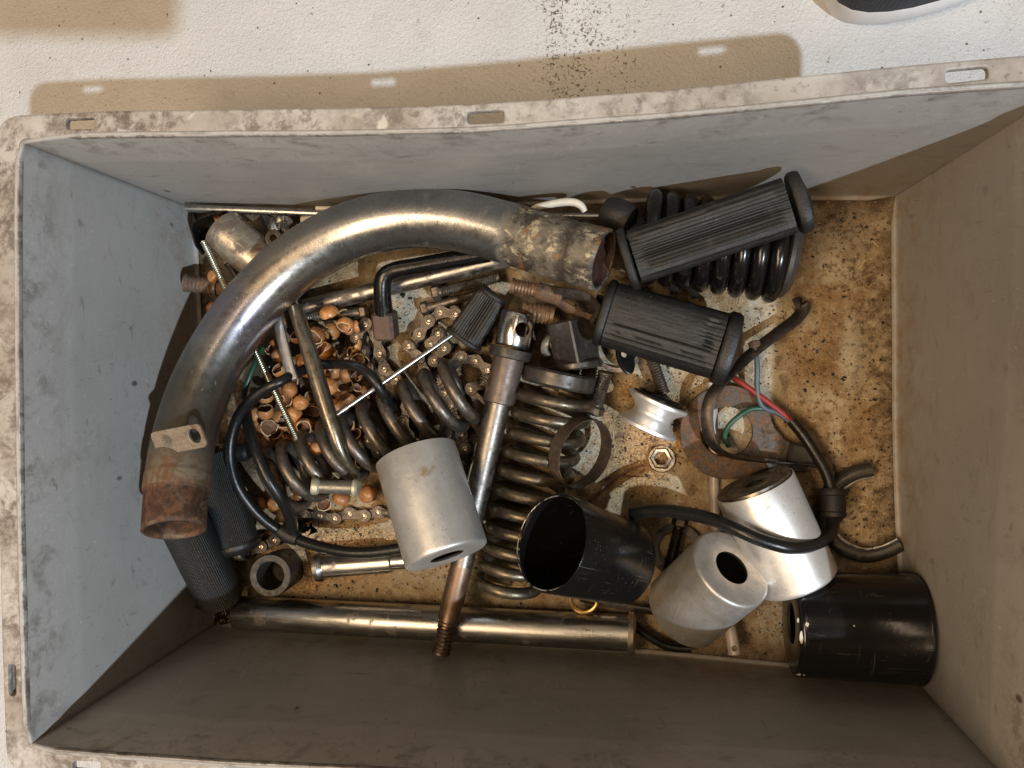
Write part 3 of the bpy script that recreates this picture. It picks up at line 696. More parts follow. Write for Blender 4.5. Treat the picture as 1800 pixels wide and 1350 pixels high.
# ------------------------------------------------------------------ springs
coil('suspension_spring', (487, 848, 30), (818, 684, 30), 57, 11, 10.0, SPRINGM, None, 1, .35, .72, math.pi, 1.08)
tag(bpy.data.objects['suspension_spring'], 'large dark coil spring lying diagonally between the nutshells and the chain', 'spring')
t = thing('long_bronze_spring', 'long bronze-coloured coil spring running down beside the shaft to the black cup', 'spring', P(930, 860, 0))
coil('spring_wire', (979, 690, 30), (889, 1038, 24), 53, 10.4, 11.0, BRONZE, t, 1, .35, .15, math.pi, 1.0, 61)
a, b = P(983, 648, 28), P(979, 690, 28)
pr = [(0, 34), (0, 60), (4, 64), (24, 64), (28, 60), (28, 34), (0, 34)]
turn('ground_end_coil', (985, 652, 30), (979, 680, 30), pr, DARKST, t, caps=(False, False))

# ------------------------------------------------------------------ black shock absorber and the ribbed rubber pegs
t = thing('shock_absorber', 'black shock absorber with thick glossy coils half hidden under the ribbed rubber peg', 'shock absorber', P(1240, 440, 0))
coil('shock_spring', (1128, 414, 36), (1372, 450, 36), 67, 13.5, 8.2, BLKPAINT, t, 1, .2, .2, math.pi * .6)
turn('damper_body', (1085, 408, 36), (1386, 452, 36), [(0, 30), (120, 30), (121, 38), (250, 38), (300, 30)], BLKPAINT2, t)
turn('spring_seat', (1376, 450, 36), (1396, 453, 36), [(0, 30), (0, 66), (3, 70), (10, 70), (20, 58), (20, 20)], plain('grey_black_steel', (.055, .05, .047), .42, .3), t, seg=40)
turn('mount_boot', (1060, 366, 46), (1112, 392, 50), [(0, 12), (3, 22), (14, 28), (34, 30), (48, 26), (52, 18)], RUBD, t)
def peg(name, label, p0, p1, hw, hh, mat, fl0, fl1, groove, grp=None, taper=1.0, roll=0.0, bare=None):
    """ribbed rubber peg: rounded-rectangular grip with lengthwise ribs between two end flanges"""
    t = thing(name, label, 'rubber peg', P((p0[0] + p1[0]) / 2, (p0[1] + p1[1]) / 2, 0), grp)
    a, b = P(*p0), P(*p1); k = K((p0[2] + p1[2]) / 2); L = (b - a).length; N = 120; rows = []
    mats = axm(a, b, roll)
    for i in range(25):
        s = i / 24; r = []
        sc = 1 + (taper - 1) * s
        for j in range(N):
            th = 2 * math.pi * j / N; c, q = math.cos(th), math.sin(th)
            rr = (abs(c / (hh * k)) ** 3.6 + abs(q / (hw * k)) ** 3.6) ** (-1 / 3.6) * sc
            gv = .5 + .5 * math.cos(th * groove)
            e = min(1, min(s, 1 - s) / .05)
            am = .0011 * e
            if bare and bare(s, th): am *= .12
            rr -= am * max(0.0, 1 - 2.4 * gv) if gv < .42 else 0.0
            rr += .0003 * mnoise.noise(Vector((c * 3, q * 3, s * 9)))
            r.append(Vector((rr * c, rr * q, L * s)))
        rows.append(r)
    G().grid(rows, True, True, True).obj('ribbed_grip', mat, t, mats, 70)
    for (off, th, rw, rh, dome), nm in ((fl0, 'end_flange'), (fl1, 'end_flange')):
        rows = []
        for z, f in ((0, .55), (0, .93), (.18, 1.0), (.62, 1.0), (.88, .95), (1.0, .86 if not dome else .7), (1.0 + dome, .3)):
            r = []
            for j in range(40):
                h = 2 * math.pi * j / 40; c, q = math.cos(h), math.sin(h)
                rr = (abs(c / (rh * k)) ** 2.6 + abs(q / (rw * k)) ** 2.6) ** (-1 / 2.6) * f
                r.append(Vector((rr * c, rr * q, off * k + th * k * z)))
            rows.append(r)
        G().grid(rows, True, True, True).obj(nm, mat, t, mats, 50)
    return t
peg('rubber_peg', 'large dusty black ribbed rubber peg lying on the black shock absorber', (1116, 452, 76), (1386, 362, 84), 26, 47, RUBD, (-4, -16, 36, 55, .2), (270, 22, 36, 52, .25), 36, None, 1.0, 0, lambda s, th: False)
peg('rubber_peg', 'wide black rubber peg with a smooth worn top pointing at the red and blue wires', (1072, 553, 46), (1262, 608, 46), 38, 56, RUB, (0, -17, 42, 59, .1), (192, 26, 46, 63, .25), 44, None, 1.02, 0, lambda s, th: math.sin(th) > .1 and math.cos(th) > -.28 and .03 < s < .80)
peg('rubber_peg', 'small black ribbed rubber peg lying on the chain near the chrome cylinder', (818, 592, 28), (864, 522, 30), 22, 32, RUBD, (0, -10, 24, 36, .1), (84, 9, 22, 27, .1), 30, None, .88)
t = thing('broken_rubber_flap', 'two small grey rubber scraps sticking up between the two largest pegs', 'rubber scrap', P(1200, 500, 10))
for (x0, y0, z0, x1, y1, z1) in ((1176, 478, 45, 1186, 515, 20), (1200, 474, 48, 1222, 522, 18)):
    ribbon('rubber_strip', [(x0, y0, z0), ((x0 + x1) / 2 + 2, (y0 + y1) / 2, (z0 + z1) / 2), (x1, y1, z1)], [(1, .2, .1)] * 3, .0062, .003, RUBD, t)

# ------------------------------------------------------------------ handlebar grips at the left wall
def grip(label, p0, p1, r, mat, end=True):
    t = thing('handlebar_grip', label, 'handlebar grip', P(p0[0], p0[1], 0))
    Lp = math.hypot(p1[0] - p0[0], p1[1] - p0[1])
    turn('grip_sleeve', p0, p1, [(0, r * .8), (0, r), (Lp * .5, r * 1.02), (Lp - 8, r)], mat, t, seg=48, caps=(True, False))
    a, b = P(*p0), P(*p1); d = (b - a) / Lp
    turn('rounded_end', (p1[0] - (p1[0] - p0[0]) / Lp * 9, p1[1] - (p1[1] - p0[1]) / Lp * 9, p1[2]), (p1[0] + (p1[0] - p0[0]) / Lp * 9, p1[1] + (p1[1] - p0[1]) / Lp * 9, p1[2]), [(0, r * 1.06), (5, r * 1.07), (11, r * .98), (15, r * .8), (18, r * .5)], RUB, t, seg=40)
    return t
grip('knurled black handlebar grip under the rusty end of the exhaust pipe', (372, 800, 34), (422, 965, 32), 38, KNURL)
grip('knurled black handlebar grip leaning against the left wall, its end in shade', (322, 915, 64), (388, 1050, 26), 43, KNURL)
turn('black_spool', (378, 800, 24), (438, 794, 24), [(0, 14), (4, 17), (8, 12), (30, 12), (34, 17), (58, 17), (62, 13)], RUB)
tag(bpy.data.objects['black_spool'], 'small black plastic spool between the exhaust pipe and the cables', 'spool')
bk = turn('rubber_bushing', (500, 999, 2), (475, 1012, 34), [(0, 25), (0, 36), (1, 37), (30, 39), (33, 37), (33, 26), (31, 25.5), (0, 25)], steel('gritty_black_rubber', (.03, .027, .025), .5, .5, 0, 70, (1, 1, 1), .6, .1, (.02, .016, .013), .4), None, caps=(False, False), seg=40)
tag(bk, 'short thick dark ring standing on end near the left end of the steel tube', 'bushing')

# ------------------------------------------------------------------ cans
def can(name, label, p0, p1, r, mat, hole, inner, cat='metal cup', r1=None, lip=False, wall=4.0, rim=0):
    """metal cup from its open end p0 to its end face p1; hole = radius of the hole in the face (0: closed)"""
    t = thing(name, label, cat, P((p0[0] + p1[0]) / 2, (p0[1] + p1[1]) / 2, 0))
    a, b = P(*p0), P(*p1); k = K((p0[2] + p1[2]) / 2); L = (b - a).length / k; r1 = r1 or r
    e = r * .085
    pr = [(0, r - wall * .5), (0, r), (1, r + .4), (L * .5, (r + r1) / 2), (L - e * 1.6, r1)] + [(L - e + e * math.sin(q), r1 - e + e * math.cos(q)) for q in (.0, .4, .8, 1.2, 1.57)]
    if rim: pr = [(0, r - wall), (0, r), (2, r + 1), (6, r + 1), (8, r)] + pr[3:]
    hr = hole if hole else .01
    pr += [(L - .5, hr + 2), (L - 1, hr)]
    o = G().lathe([(z * k, q * k) for z, q in pr], 56).obj('can_shell', mat, t, axm(a, b), 30)
    pi = [(0, r - wall * .5), (1, r - wall), (L - e * 2, r1 - wall), (L - wall - 1, r1 - wall - e), (L - wall - 1, hr), (L - 1, hr)]
    G().lathe([(z * k, q * k) for z, q in pi], 56).obj('can_inside', inner, t, axm(a, b), 30)
    return t
DARKIN = plain('dark_inside', (.02, .016, .013), .6)  # near-black colour for the can insides and the bearing bore
can('aluminium_cup', 'silver aluminium cup with a yellow stain lying across the diagonal spring and the long shaft', (731, 800, 60), (786, 979, 83), 75, ALU1, 30, DARKIN)
can('aluminium_cup', 'dull silver aluminium cup with its round end hole facing up, beside the black open cup', (1203, 1071, 33), (1287, 997, 68), 71, ALUD, 30, DARKIN)
c3 = can('aluminium_cup', 'bright silver aluminium cup with a dark steel bearing in its top, beneath the black cable', (1326, 852, 46), (1402, 1022, 40), 67, ALU3, 0, DARKIN, r1=69)
turn('bearing_insert', (1324, 848, 46.2), (1330, 861, 45.8), [(2, 16), (0, 20), (0, 40), (3, 48), (0, 56), (0, 64), (10, 65)], steel('dark_bearing_steel', (.27, .24, .20), .34, .45, .15, 60), c3, caps=(False, False), seg=40)
turn('bearing_bore', (1327, 854, 46), (1335, 871, 45), [(0, 20), (6, 19), (9, .3)], DARKIN, c3, caps=(False, False))
t = can('black_cup', 'black painted open cup with its dark mouth facing up towards the long bronze spring', (970, 953, 88), (1098, 990, 42), 84, BLKPAINT2, 0, BLKPAINT, r1=77, wall=3)
s_ = NT('chipped_cup_edge'); v_ = s_.coord(); n_ = s_.step(s_.noise(v_, 120, 6, .7), .44, .56)
s_.out(s_.mix(n_, (.01, .009, .009), (.55, .52, .47)), .4, s_.math('MULTIPLY', n_, .6))
turn('worn_edge', (970, 953, 88), (971.2, 953.4, 87.5), [(0, 82.2), (-.5, 83), (0, 84.3), (1.2, 84.4)], s_.mat, t, caps=(False, False), seg=64)
t = can('black_canister', 'glossy black canister with a rolled edge lying in the corner by the right wall', (1612, 1106, 40), (1390, 1095, 40), 88, BLKPAINT, 34, DARKIN, r1=86, rim=1)
k = K(40)
turn('canister_back', (1603, 1106, 40), (1612, 1106.5, 40), [(0, 20), (0, 70), (4, 84), (9, 85)], BLKPAINT, t, caps=(True, False), seg=40)
chip = plain('bare_chipped_metal', (.62, .57, .48), .45)
def chips(parent, pts, rc, r):
    for (x, y, z, sx, sy) in pts:
        p = P(x, y, z); a = rc(p); nn = (p - a).normalized(); p = a + nn * r
        n = Vector(nn); u = Vector((0, 1, 0)); u = (u - n * u.dot(n)).normalized(); w = n.cross(u)
        vs = [p + n * .00012] + [p + n * .0001 + (u * math.sin(q) * sy + w * math.cos(q) * sx) * K(z) * (.7 + .5 * random.random()) for q in [i * math.pi / 5 for i in range(10)]]
        mesh_obj('paint_chip', vs, [(0, 1 + i, 1 + (i + 1) % 10) for i in range(10)], chip, parent, smooth=False)
a_, b_ = P(1622, 1107, 40), P(1392, 1095, 40); d_ = (b_ - a_).normalized()
chips(t, ((1420, 1098, 77, 3.5, 4.5), (1407, 1118, 74, 3.5, 10), (1402, 1166, 60, 4, 4), (1411, 1168, 60, 2, 3), (1503, 1100, 77, 1.4, 1.4), (1404, 1090, 76, 2, 4)), lambda p: a_ + d_ * (p - a_).dot(d_), 88 * k + .0002)

# ------------------------------------------------------------------ pulley, nut, clamp, plate, strap
pr = [(0, 20), (0, 50), (2, 53), (7, 53), (10, 49)] + [(10 + 36 * i / 8, 49 - 15 * math.sin(math.pi * i / 8)) for i in range(1, 8)] + [(46, 49), (49, 53), (54, 53), (56, 50), (56, 20), (0, 20)]
t = thing('grooved_pulley', 'silver grooved pulley wheel standing on its edge near the rusty plate', 'pulley', P(1147, 728, 0))
turn('pulley_wheel', (1135, 754, 22), (1159, 702, 23), pr, ALU, t, caps=(False, False), seg=44)
turn('dark_side_disc', (1158, 704, 23), (1162, 695, 23), [(0, 20), (0, 49), (5, 47), (6, 40), (10, 38), (10, 20)], BLKPAINT2, t, caps=(False, False), seg=40)
t = thing('hex_nut', 'small bright worn flanged nut lying on the sandy bottom below the pulley', 'nut', P(1162, 806, 0))
hexhead('nut_body', (1163, 806.5, 2), (1162, 805.5, 8), 20, steel('worn_nut_steel', (.60, .55, .45), .35, .42, .1, 120, (1, 1, 1), .5), t, 13)
turn('nut_flange', (1163, 807, .5), (1163, 806.5, 3.2), [(0, 12.5), (0, 22), (4, 23.5), (6, 22), (6, 12.5), (0, 12.5)], steel('worn_flange_steel', (.55, .50, .42), .35, .42, .1, 120, (1, 1, 1), .5), t, caps=(False, False))
cl_ = turn('hose_clamp', (1012, 791, 40), (1030, 799, 47), [(0, 61), (0, 63), (20, 63), (20, 61), (0, 61)], steel('brown_band_steel', (.135, .10, .075), .45, .35, .3, 60, (1, 1, 1), .4, .7), None, caps=(False, False), seg=56)
tag(cl_, 'thin brown steel band ring standing tilted beside the long bronze spring', 'hose clamp')
# rusty round plate with a tail
C = (1278, 760)
def arc(c, r, a0, a1, n): return [(c[0] + r * math.cos(math.radians(a0 + (a1 - a0) * i / n)), c[1] - r * math.sin(math.radians(a0 + (a1 - a0) * i / n))) for i in range(n + 1)]
outl = arc(C, 83, 32, 285, 44) + [(1345, 836), (1400, 830), (1448, 826), (1452, 800), (1432, 790), (1400, 783), (1380, 772), (1362, 752), (1354, 732)]
pl = curve_plate('rusty_round_plate', [(q.x, q.y) for q in (P(x, y, 9) for x, y in outl)], [[(q.x, q.y) for q in (P(x, y, 9) for x, y in circ((1277, 759), 46, 36, 44))]], .0042, steel('flaky_rust_plate', (.075, .064, .056), .45, .42, .78, 75, (1, 1, 1), .55, .6, (.04, .028, .02), .5), None, .0007, .0046)
tag(pl, 'rusty round steel plate with a large hole and a tail, lying under the wires', 'steel plate')
st = ribbon('curved_strap', [(1396, 535, 11), (1408, 532, 11), (1413, 541, 11), (1400, 560, 12), (1370, 583, 14), (1330, 614, 17), (1285, 655, 22), (1254, 690, 25), (1243, 725, 25), (1246, 762, 24), (1258, 787, 23), (1285, 802, 22), (1340, 811, 20), (1428, 817, 17)],
            [(.7, -.5, .2)] * 3 + [(.6, -.6, .5)] * 3 + [(.75, -.35, .6), (.9, -.1, .4), (1, 0, .3), (.9, .3, .5), (.5, .5, .9), (.1, .4, 1), (0, .2, 1), (0, .1, 1)], .0088, .0015, steel('black_strap_steel', (.06, .05, .042), .4, .4, .15, 60, (1, 1, 1), .3, .75))
tag(st, 'thin black curved steel strap bending round over the rusty round plate', 'strap')
o = wire('bent_flat_rod', [(1251, 672, 3), (1254, 760, 3.5), (1257, 900, 5), (1268, 1010, 9), (1280, 1085, 16), (1292, 1150, 22)], [8, 8.5, 8.5, 9, 10, 11.5], plain('pale_rod_paint', (.55, .48, .42), .45, 0.1, .2), None)
cutter = G().lathe([(-.02, .0021), (.03, .0021)], 16, None, True, True).obj('cutter', CHROME, None, axm(P(1291, 1140, 10), P(1291, 1140, 40)))
cut(o, cutter)
tag(o, 'long pale rod with a small hole in its end, passing beneath the aluminium cups', 'rod')
# split exhaust gasket ring
ca = [(1531, 826), (1500, 833), (1470, 852), (1450, 880), (1446, 912), (1460, 944), (1488, 966), (1520, 975), (1552, 969), (1580, 956)]
cen = P(1520, 900, 7); q = spline([P(x, y, 7) for x, y in ca], 7); rows = []
for i, p in enumerate(q):
    t_ = (q[min(i + 1, len(q) - 1)] - q[max(i - 1, 0)]).normalized(); out_ = Vector((t_.y, -t_.x, 0))
    if out_.dot(p - cen) < 0: out_ = -out_
    r_ = 13.5 * K(7); rr = []
    for a in [math.radians(-50 + 195 * j / 12) for j in range(13)]: rr.append(p + (out_ * math.cos(a) + Vector((0, 0, 1)) * math.sin(a)) * r_)
    for a in [math.radians(-50 + 195 * j / 12) for j in range(12, -1, -1)]: rr.append(p + (out_ * math.cos(a) + Vector((0, 0, 1)) * math.sin(a)) * (r_ - .0010))
    rows.append(rr)
gr = G().grid(rows, True, True, True).obj('split_ring', steel('grey_channel_steel', (.11, .10, .09), .36, .3, .05, 60, (1, 1, 1), .3, .8), angle=40)
edge = [r_[12] for r_ in rows]
G().tube([p + Vector((0, 0, .0004)) for p in edge], .0010, 8).obj('bright_edge', steel('bright_edge_steel', (.7, .68, .63), .3, .05), gr)
tag(gr, 'open C-shaped channel ring of grey steel on the grimy bottom beside the right wall', 'split ring')

# ------------------------------------------------------------------ sleeves and small hardware
t = thing('flanged_sleeve', 'steel sleeve with a flange lying beneath the black cable end and the silver cup', 'sleeve', P(635, 993, 0))
turn('sleeve_body', (563, 996, 15), (716, 985, 15), [(0, 20), (10, 21), (62, 20.5), (126, 20), (128, 15), (153, 15)], POLISH, t)
turn('flange', (558, 996, 15), (571, 995, 15), [(0, 22), (0, 27), (8, 28), (13, 24)], POLISH, t)
t = thing('grey_bush', 'grey sleeve with pale flanged ends lying on the coils of the diagonal spring', 'bush', P(590, 856, 40))
GREYM = steel('grey_sleeve_steel', (.25, .24, .21), .42, .3, 0, 80, (1, 1, 1), .45, .7)
turn('bush_body', (560, 855, 58), (624, 857, 58), [(0, 12.5), (64, 12.5)], GREYM, t)
for a_, b_ in (((547, 854, 60), (563, 855, 58)), ((621, 857, 58), (631, 857.5, 58))):
    turn('bush_flange', a_, b_, [(0, 14.5), (2, 16.5), (7, 16), (10, 12)], steel('pale_flange_steel', (.52, .50, .38), .45, .2, 0, 80, (1, 1, 1), .4, .6), t)
bolt('hexagon bolt with full thread lying beside the round bar, its head near the crank arm', (760, 516, 12), (774, 513, 12), (878, 487, 12), 15, 10, BOLTM)
bolt('hexagon bolt with a plain shank lying just above the chain', (741, 545, 9), (753, 541, 9), (853, 512, 9), 14, 8.5, BOLTM, None, (803, 527, 9))
bolt('greasy bolt whose head touches the crank arm, partly under the top nutshell', (646, 548, 10), (634, 550, 10), (540, 557, 10), 14, 11, BOLTM, None, (585, 553, 10))
bolt('dark hexagon bolt standing on the band ring beside the bronze spring', (1043, 728, 14), (1048, 712, 15), (1064, 654, 20), 17, 13, BOLTM)
o = threaded('stud', (1145, 628, 16), (1167, 692, 14), 11, BOLTM, None); tag(o, 'short dark threaded stud leaning between the wide rubber peg and the pulley', 'stud')
bolt('black bolt lying on a dark ring between the black cup and the dull silver cup', (1197, 908, 16), (1194, 924, 15), (1176, 1000, 12), 14, 9.5, steel('sooty_bolt_steel', (.05, .042, .036), .4, .4, .2, 80))
t = thing('thick_rusty_bolt', 'thick rusty threaded bolt end sticking out against the left wall', 'bolt', P(360, 500, 10))
threaded('thread', (326, 497, 34), (383, 505, 30), 17, RUSTBROWN, t); turn('shank', (380, 505, 30), (450, 512, 26), [(0, 12), (4, 14), (70, 14)], RUSTY, t)
o = threaded('rusty_stud', (918, 546, 20), (974, 556, 18), 18, RUSTBOLT, None); tag(o, 'rusty coarse threaded stud beside the chrome cylinder', 'stud')
t = thing('rusty_clevis', 'rusty forked clevis with a threaded shank under the clogged end of the exhaust pipe', 'clevis', P(980, 520, 0))
threaded('thread', (900, 502, 30), (945, 512, 32), 14, RUSTBOLT, t)
turn('clevis_shank', (943, 511, 32), (990, 522, 34), [(0, 13), (6, 15), (40, 16), (47, 14)], RUSTY, t)
ribbon('fork_arm', [(980, 516, 36), (1005, 517, 40), (1030, 524, 41), (1048, 540, 38), (1046, 560, 30)], [(0, .3, 1)] * 5, .0135, .0042, DARKST, t)
ribbon('fork_arm', [(980, 530, 30), (1003, 545, 28), (1025, 556, 26), (1052, 564, 24)], [(0, .3, 1)] * 4, .0125, .0042, RUSTY, t)
turn('clevis_pin', (1056, 520, 30), (1040, 572, 22), [(0, 7), (52, 7)], DARKST, t)
t = thing('square_steel_block', 'dark square steel bar on a round washer in the middle of the heap', 'steel block', P(1010, 600, 0))
a, b = P(1000, 562, 26), P(1016, 640, 24)
G().box((0, 0, (b - a).length / 2), (.0245, .0245, (b - a).length), Matrix.Rotation(math.radians(40), 3, 'Z'), .0012).obj('square_bar', DARKST, t, axm(a, b))
turn('foot_washer', (1015, 636, 22), (1017, 650, 22), [(0, 12), (0, 40), (3, 43), (11, 43), (14, 40), (14, 12)], DARKST, t, seg=40)
o = turn('flat_washer', (1086, 612, 3), (1086, 612, 6), [(0, 34), (0, 42), (6, 42), (6, 34), (0, 34)], steel('brown_washer_steel', (.26, .20, .16), .4, .4, .3, 80), None, caps=(False, False), seg=40)
tag(o, 'thin flat brown washer ring half hidden below the wide rubber peg', 'washer')
lug = curve_plate('oval_lug', circ((0, 0), .0062, 24, .0125), [circ((0, .003), .0026, 14)], .004, BLKPAINT2, None, .0006, 0)
put(lug, Matrix.Translation(P(1097, 630, 17)) @ Matrix.Rotation(math.radians(18), 4, 'Z') @ Matrix.Rotation(math.radians(24), 4, 'Y')); tag(lug, 'black oval lug with a small hole hanging below the wide rubber peg', 'lug')
t = thing('wing_screw', 'grey bent wing tab with a short screw between the chrome cylinder and the square block', 'wing screw', P(962, 608, 10))
ribbon('wing_tab', [(966, 592, 22), (959, 602, 24), (957, 616, 23), (962, 624, 20)], [(1, .1, .5)] * 4, .0056, .0022, steel('grey_tab_zinc', (.33, .34, .31), .45, .3, 0, 80, (1, 1, 1), .4, .6), t)
threaded('screw', (967, 606, 20), (986, 602, 20), 8, RUSTBOLT, t)
o = turn('dark_ring', (1190, 968, 3), (1189, 967, 8), [(0, 31), (0, 45), (10, 45), (10, 31), (0, 31)], DARKST, None, caps=(False, False), seg=40)
tag(o, 'dark flat steel ring lying under the black bolt', 'ring')
pts = [P(1027 + 24 * math.cos(a), 1052 + 24 * math.sin(a), 17) for a in [2 * math.pi * i / 40 for i in range(41)]]
o = G().tube(pts, .0018, 10, False).obj('brass_ring', BRASS); tag(o, 'thin brass ring peeping out beneath the black open cup', 'ring')
o = ribbon('thin_steel_strip', [(1020, 1052, 10), (1080, 1064, 12), (1150, 1076, 12)], [(0, .8, .6)] * 3, .0068, .0014, DULL); tag(o, 'narrow steel strip lying between the black open cup and the steel tube', 'strip')

# ------------------------------------------------------------------ crank arm
t = thing('crank_arm', 'black cranked lever with a rusty square foot hanging out from under the exhaust pipe', 'lever', P(676, 560, 0))
wire('bent_arm', [(860, 446, 36), (790, 457, 38), (730, 468, 40), (692, 476, 41), (675, 488, 41), (672, 515, 38), (675, 552, 32)], [15, 15, 15, 15.5, 16, 16, 17], BLKPAINT2, t)
a, b = P(675, 546, 31), P(680, 596, 24)
G().box((0, 0, (b - a).length / 2), (.0165, .0165, (b - a).length), None, .0022).obj('rusty_foot', steel('scorched_foot_steel', (.12, .085, .07), .5, .5, .55, 60, (1, 1, 1), .4, .5, (.018, .014, .012)), t, axm(a, b, .05))

# ------------------------------------------------------------------ metal housing in the top left corner
t = thing('metal_housing', 'stained half-round metal housing with a drilled lug in the top corner by the thin rod', 'housing', P(430, 430, 0))
HOUS = steel('stained_zinc_casting', (.44, .39, .31), .36, .66, .3, 60, (1, 1, 1), .45, .8, (.075, .045, .038))
turn('housing_body', (390, 405, 36), (466, 466, 36), [(0, 28), (0, 40), (4, 43), (12, 43), (14, 40), (86, 40), (93, 36), (95, 24)], HOUS, t, seg=40)
o = curve_plate('drilled_lug', circ((0, 0), .0062, 24, .0068), [circ((0, 0), .0026, 14)], .004, DARKST, t, .0006, 0)
put(o, Matrix.Translation(P(482, 420, 38)) @ Matrix.Rotation(.35, 4, 'Y'), t)
G().box(P(450, 474, 26), (.034, .019, .012), Matrix.Rotation(math.radians(-38), 3, 'Z'), .002).obj('shaded_base', RUSTBROWN, t)  # housing's shaded lower portion as a brown part, shade in its colour
for x, y in ((428, 467), (442, 482)):
    G().box(P(x, y, 40), (.005, .0035, .003), Matrix.Rotation(math.radians(-38), 3, 'Z'), .0006).obj('clip', ZINC, t)
t = thing('black_bracket', 'black bracket with copper winding ends behind the metal housing', 'bracket', P(372, 405, 0))
ribbon('bracket_wall', [(398, 380, 30), (370, 388, 34), (352, 400, 34), (354, 424, 30), (362, 440, 26)], [(0, .1, 1)] * 5, .020, .002, BLKPAINT2, t)
G().box(P(382, 408, 16), (.022, .020, .014), Matrix.Rotation(.3, 3, 'Z'), .003).obj('dark_core', plain('black_core', (.02, .013, .01), .4), t)  # near-black block filling the bracket's cavity
for i in range(7):
    wire('copper_strand', [(374 + i * 2.6, 379 + i % 3, 37), (379 + i * 1.6, 387, 39), (382 + i * .8, 395 + i % 2, 36)], 1.4, COPPER, t, 4, 6)
t = turn('cream_cap', (540, 402, 22), (578, 388, 22), [(0, 20), (0, 25), (4, 27), (30, 27), (36, 24), (40, 14)], WHITE); tag(t, 'cream coloured round cap behind the exhaust pipe near the thin rods', 'cap')
t = ribbon('crumpled_foil', [(462, 388, 12), (480, 395, 20), (497, 386, 13), (506, 398, 18), (488, 404, 12)], [(0, 1, .4), (.2, 1, -.4), (0, 1, .5), (.3, 1, -.3), (0, 1, .2)], .011, .0006, steel('crumpled_foil', (.5, .5, .48), .3, .2, 0, 60)); tag(t, 'small crumpled piece of silver foil between the metal housing and thin rod', 'foil')

# ------------------------------------------------------------------ cables
t = thing('black_cable', 'black rubber cable running over the aluminium cups with red, blue and green wire ends', 'cable', P(1450, 900, 0))
wire('sheath', [(1392, 740, 14), (1412, 765, 17), (1432, 795, 20), (1452, 830, 24), (1462, 862, 27)], 9.5, CABLE, t)
wire('sheath', [(1464, 905, 30), (1462, 930, 38), (1445, 950, 52), (1418, 960, 66), (1385, 962, 76), (1340, 950, 79), (1300, 933, 77), (1255, 914, 68), (1205, 902, 56), (1155, 897, 44), (1110, 903, 34)], 11.5, CABLE, t)
turn('connector', (1464, 858, 27), (1466, 918, 31), [(0, 12), (1, 22), (8, 24), (12, 23), (14, 19.5), (38, 20), (41, 19), (43, 21), (50, 20), (54, 14), (60, 12)], RUBD, t)
wire('red_wire', [(1290, 664, 9), (1302, 672, 12), (1330, 692, 15), (1362, 716, 15), (1396, 744, 14)], 5, WIRER, t)
wire('blue_wire', [(1328, 614, 16), (1331, 640, 17), (1331, 675, 16), (1334, 703, 15), (1345, 718, 14), (1370, 728, 14), (1394, 746, 14)], 4.6, WIREB, t)
wire('green_wire', [(1342, 718, 13), (1320, 719, 15), (1298, 732, 17), (1280, 750, 16), (1274, 768, 13), (1282, 785, 11)], 4.4, WIREG, t)
turn('wire_terminal', (1325, 600, 14), (1330, 622, 16), [(0, 8), (2, 10), (9, 10), (12, 6), (22, 5)], RUSTY, t, seg=14)
t = thing('black_wiring', 'black forked cable with taped joint looping round the diagonal spring on the left', 'cable', P(430, 850, 0))
wire('long_lead', [(690, 722, 40), (672, 690, 56), (655, 665, 60), (632, 646, 56), (600, 640, 46), (568, 641, 41), (545, 646, 41), (526, 654, 46), (494, 670, 62), (455, 692, 62), (424, 724, 58), (408, 764, 56), (405, 805, 54), (416, 850, 48), (440, 888, 42), (470, 918, 36), (506, 940, 30), (545, 956, 32), (600, 969, 36), (650, 971, 38), (705, 964, 40)], [9.5] * 9 + [10.5] * 13, CABLE, t)
wire('short_lead', [(430, 715, 40), (436, 745, 52), (450, 792, 62), (470, 838, 64), (492, 874, 58), (508, 905, 46), (514, 935, 34)], 10.5, CABLE, t)
wire('taped_joint', [(492, 931, 33), (508, 940, 32), (524, 947, 32)], [14, 16, 14], RUB, t)
wire('green_lead', [(462, 612, 38), (446, 645, 46), (434, 675, 48), (428, 700, 44)], 5, WIREG, t)
o = wire('short_black_hose', [(1112, 1096, 8), (1140, 1118, 8), (1175, 1136, 8), (1215, 1140, 8)], 8, CABLE); tag(o, 'short black hose end lying in shade at the capped end of the steel tube', 'hose')
G().box(P(1412, 800, 12), (.021, .0145, .010), Matrix.Rotation(math.radians(-12), 3, 'Z'), .0016).obj('black_clip', plain('black_clip_plastic', (.035, .03, .026), .45))
tag(bpy.data.objects['black_clip'], 'small black clip on the tail of the rusty plate under the cable', 'clip')
t = thing('reddish_twig', 'forked reddish dry twig lying on the sandy bottom near the nut', 'twig', P(1080, 850, 0))
wire('stem', [(1035, 880, 8), (1062, 855, 5), (1090, 835, 3), (1118, 822, 3), (1135, 818, 3)], [3.2, 3, 2.4, 1.4, .8], TWIG, t, 6, 8)
wire('side_shoot', [(1090, 836, 3), (1112, 838, 3), (1136, 837, 3)], [1.6, 1.2, .7], TWIG, t, 6, 8)

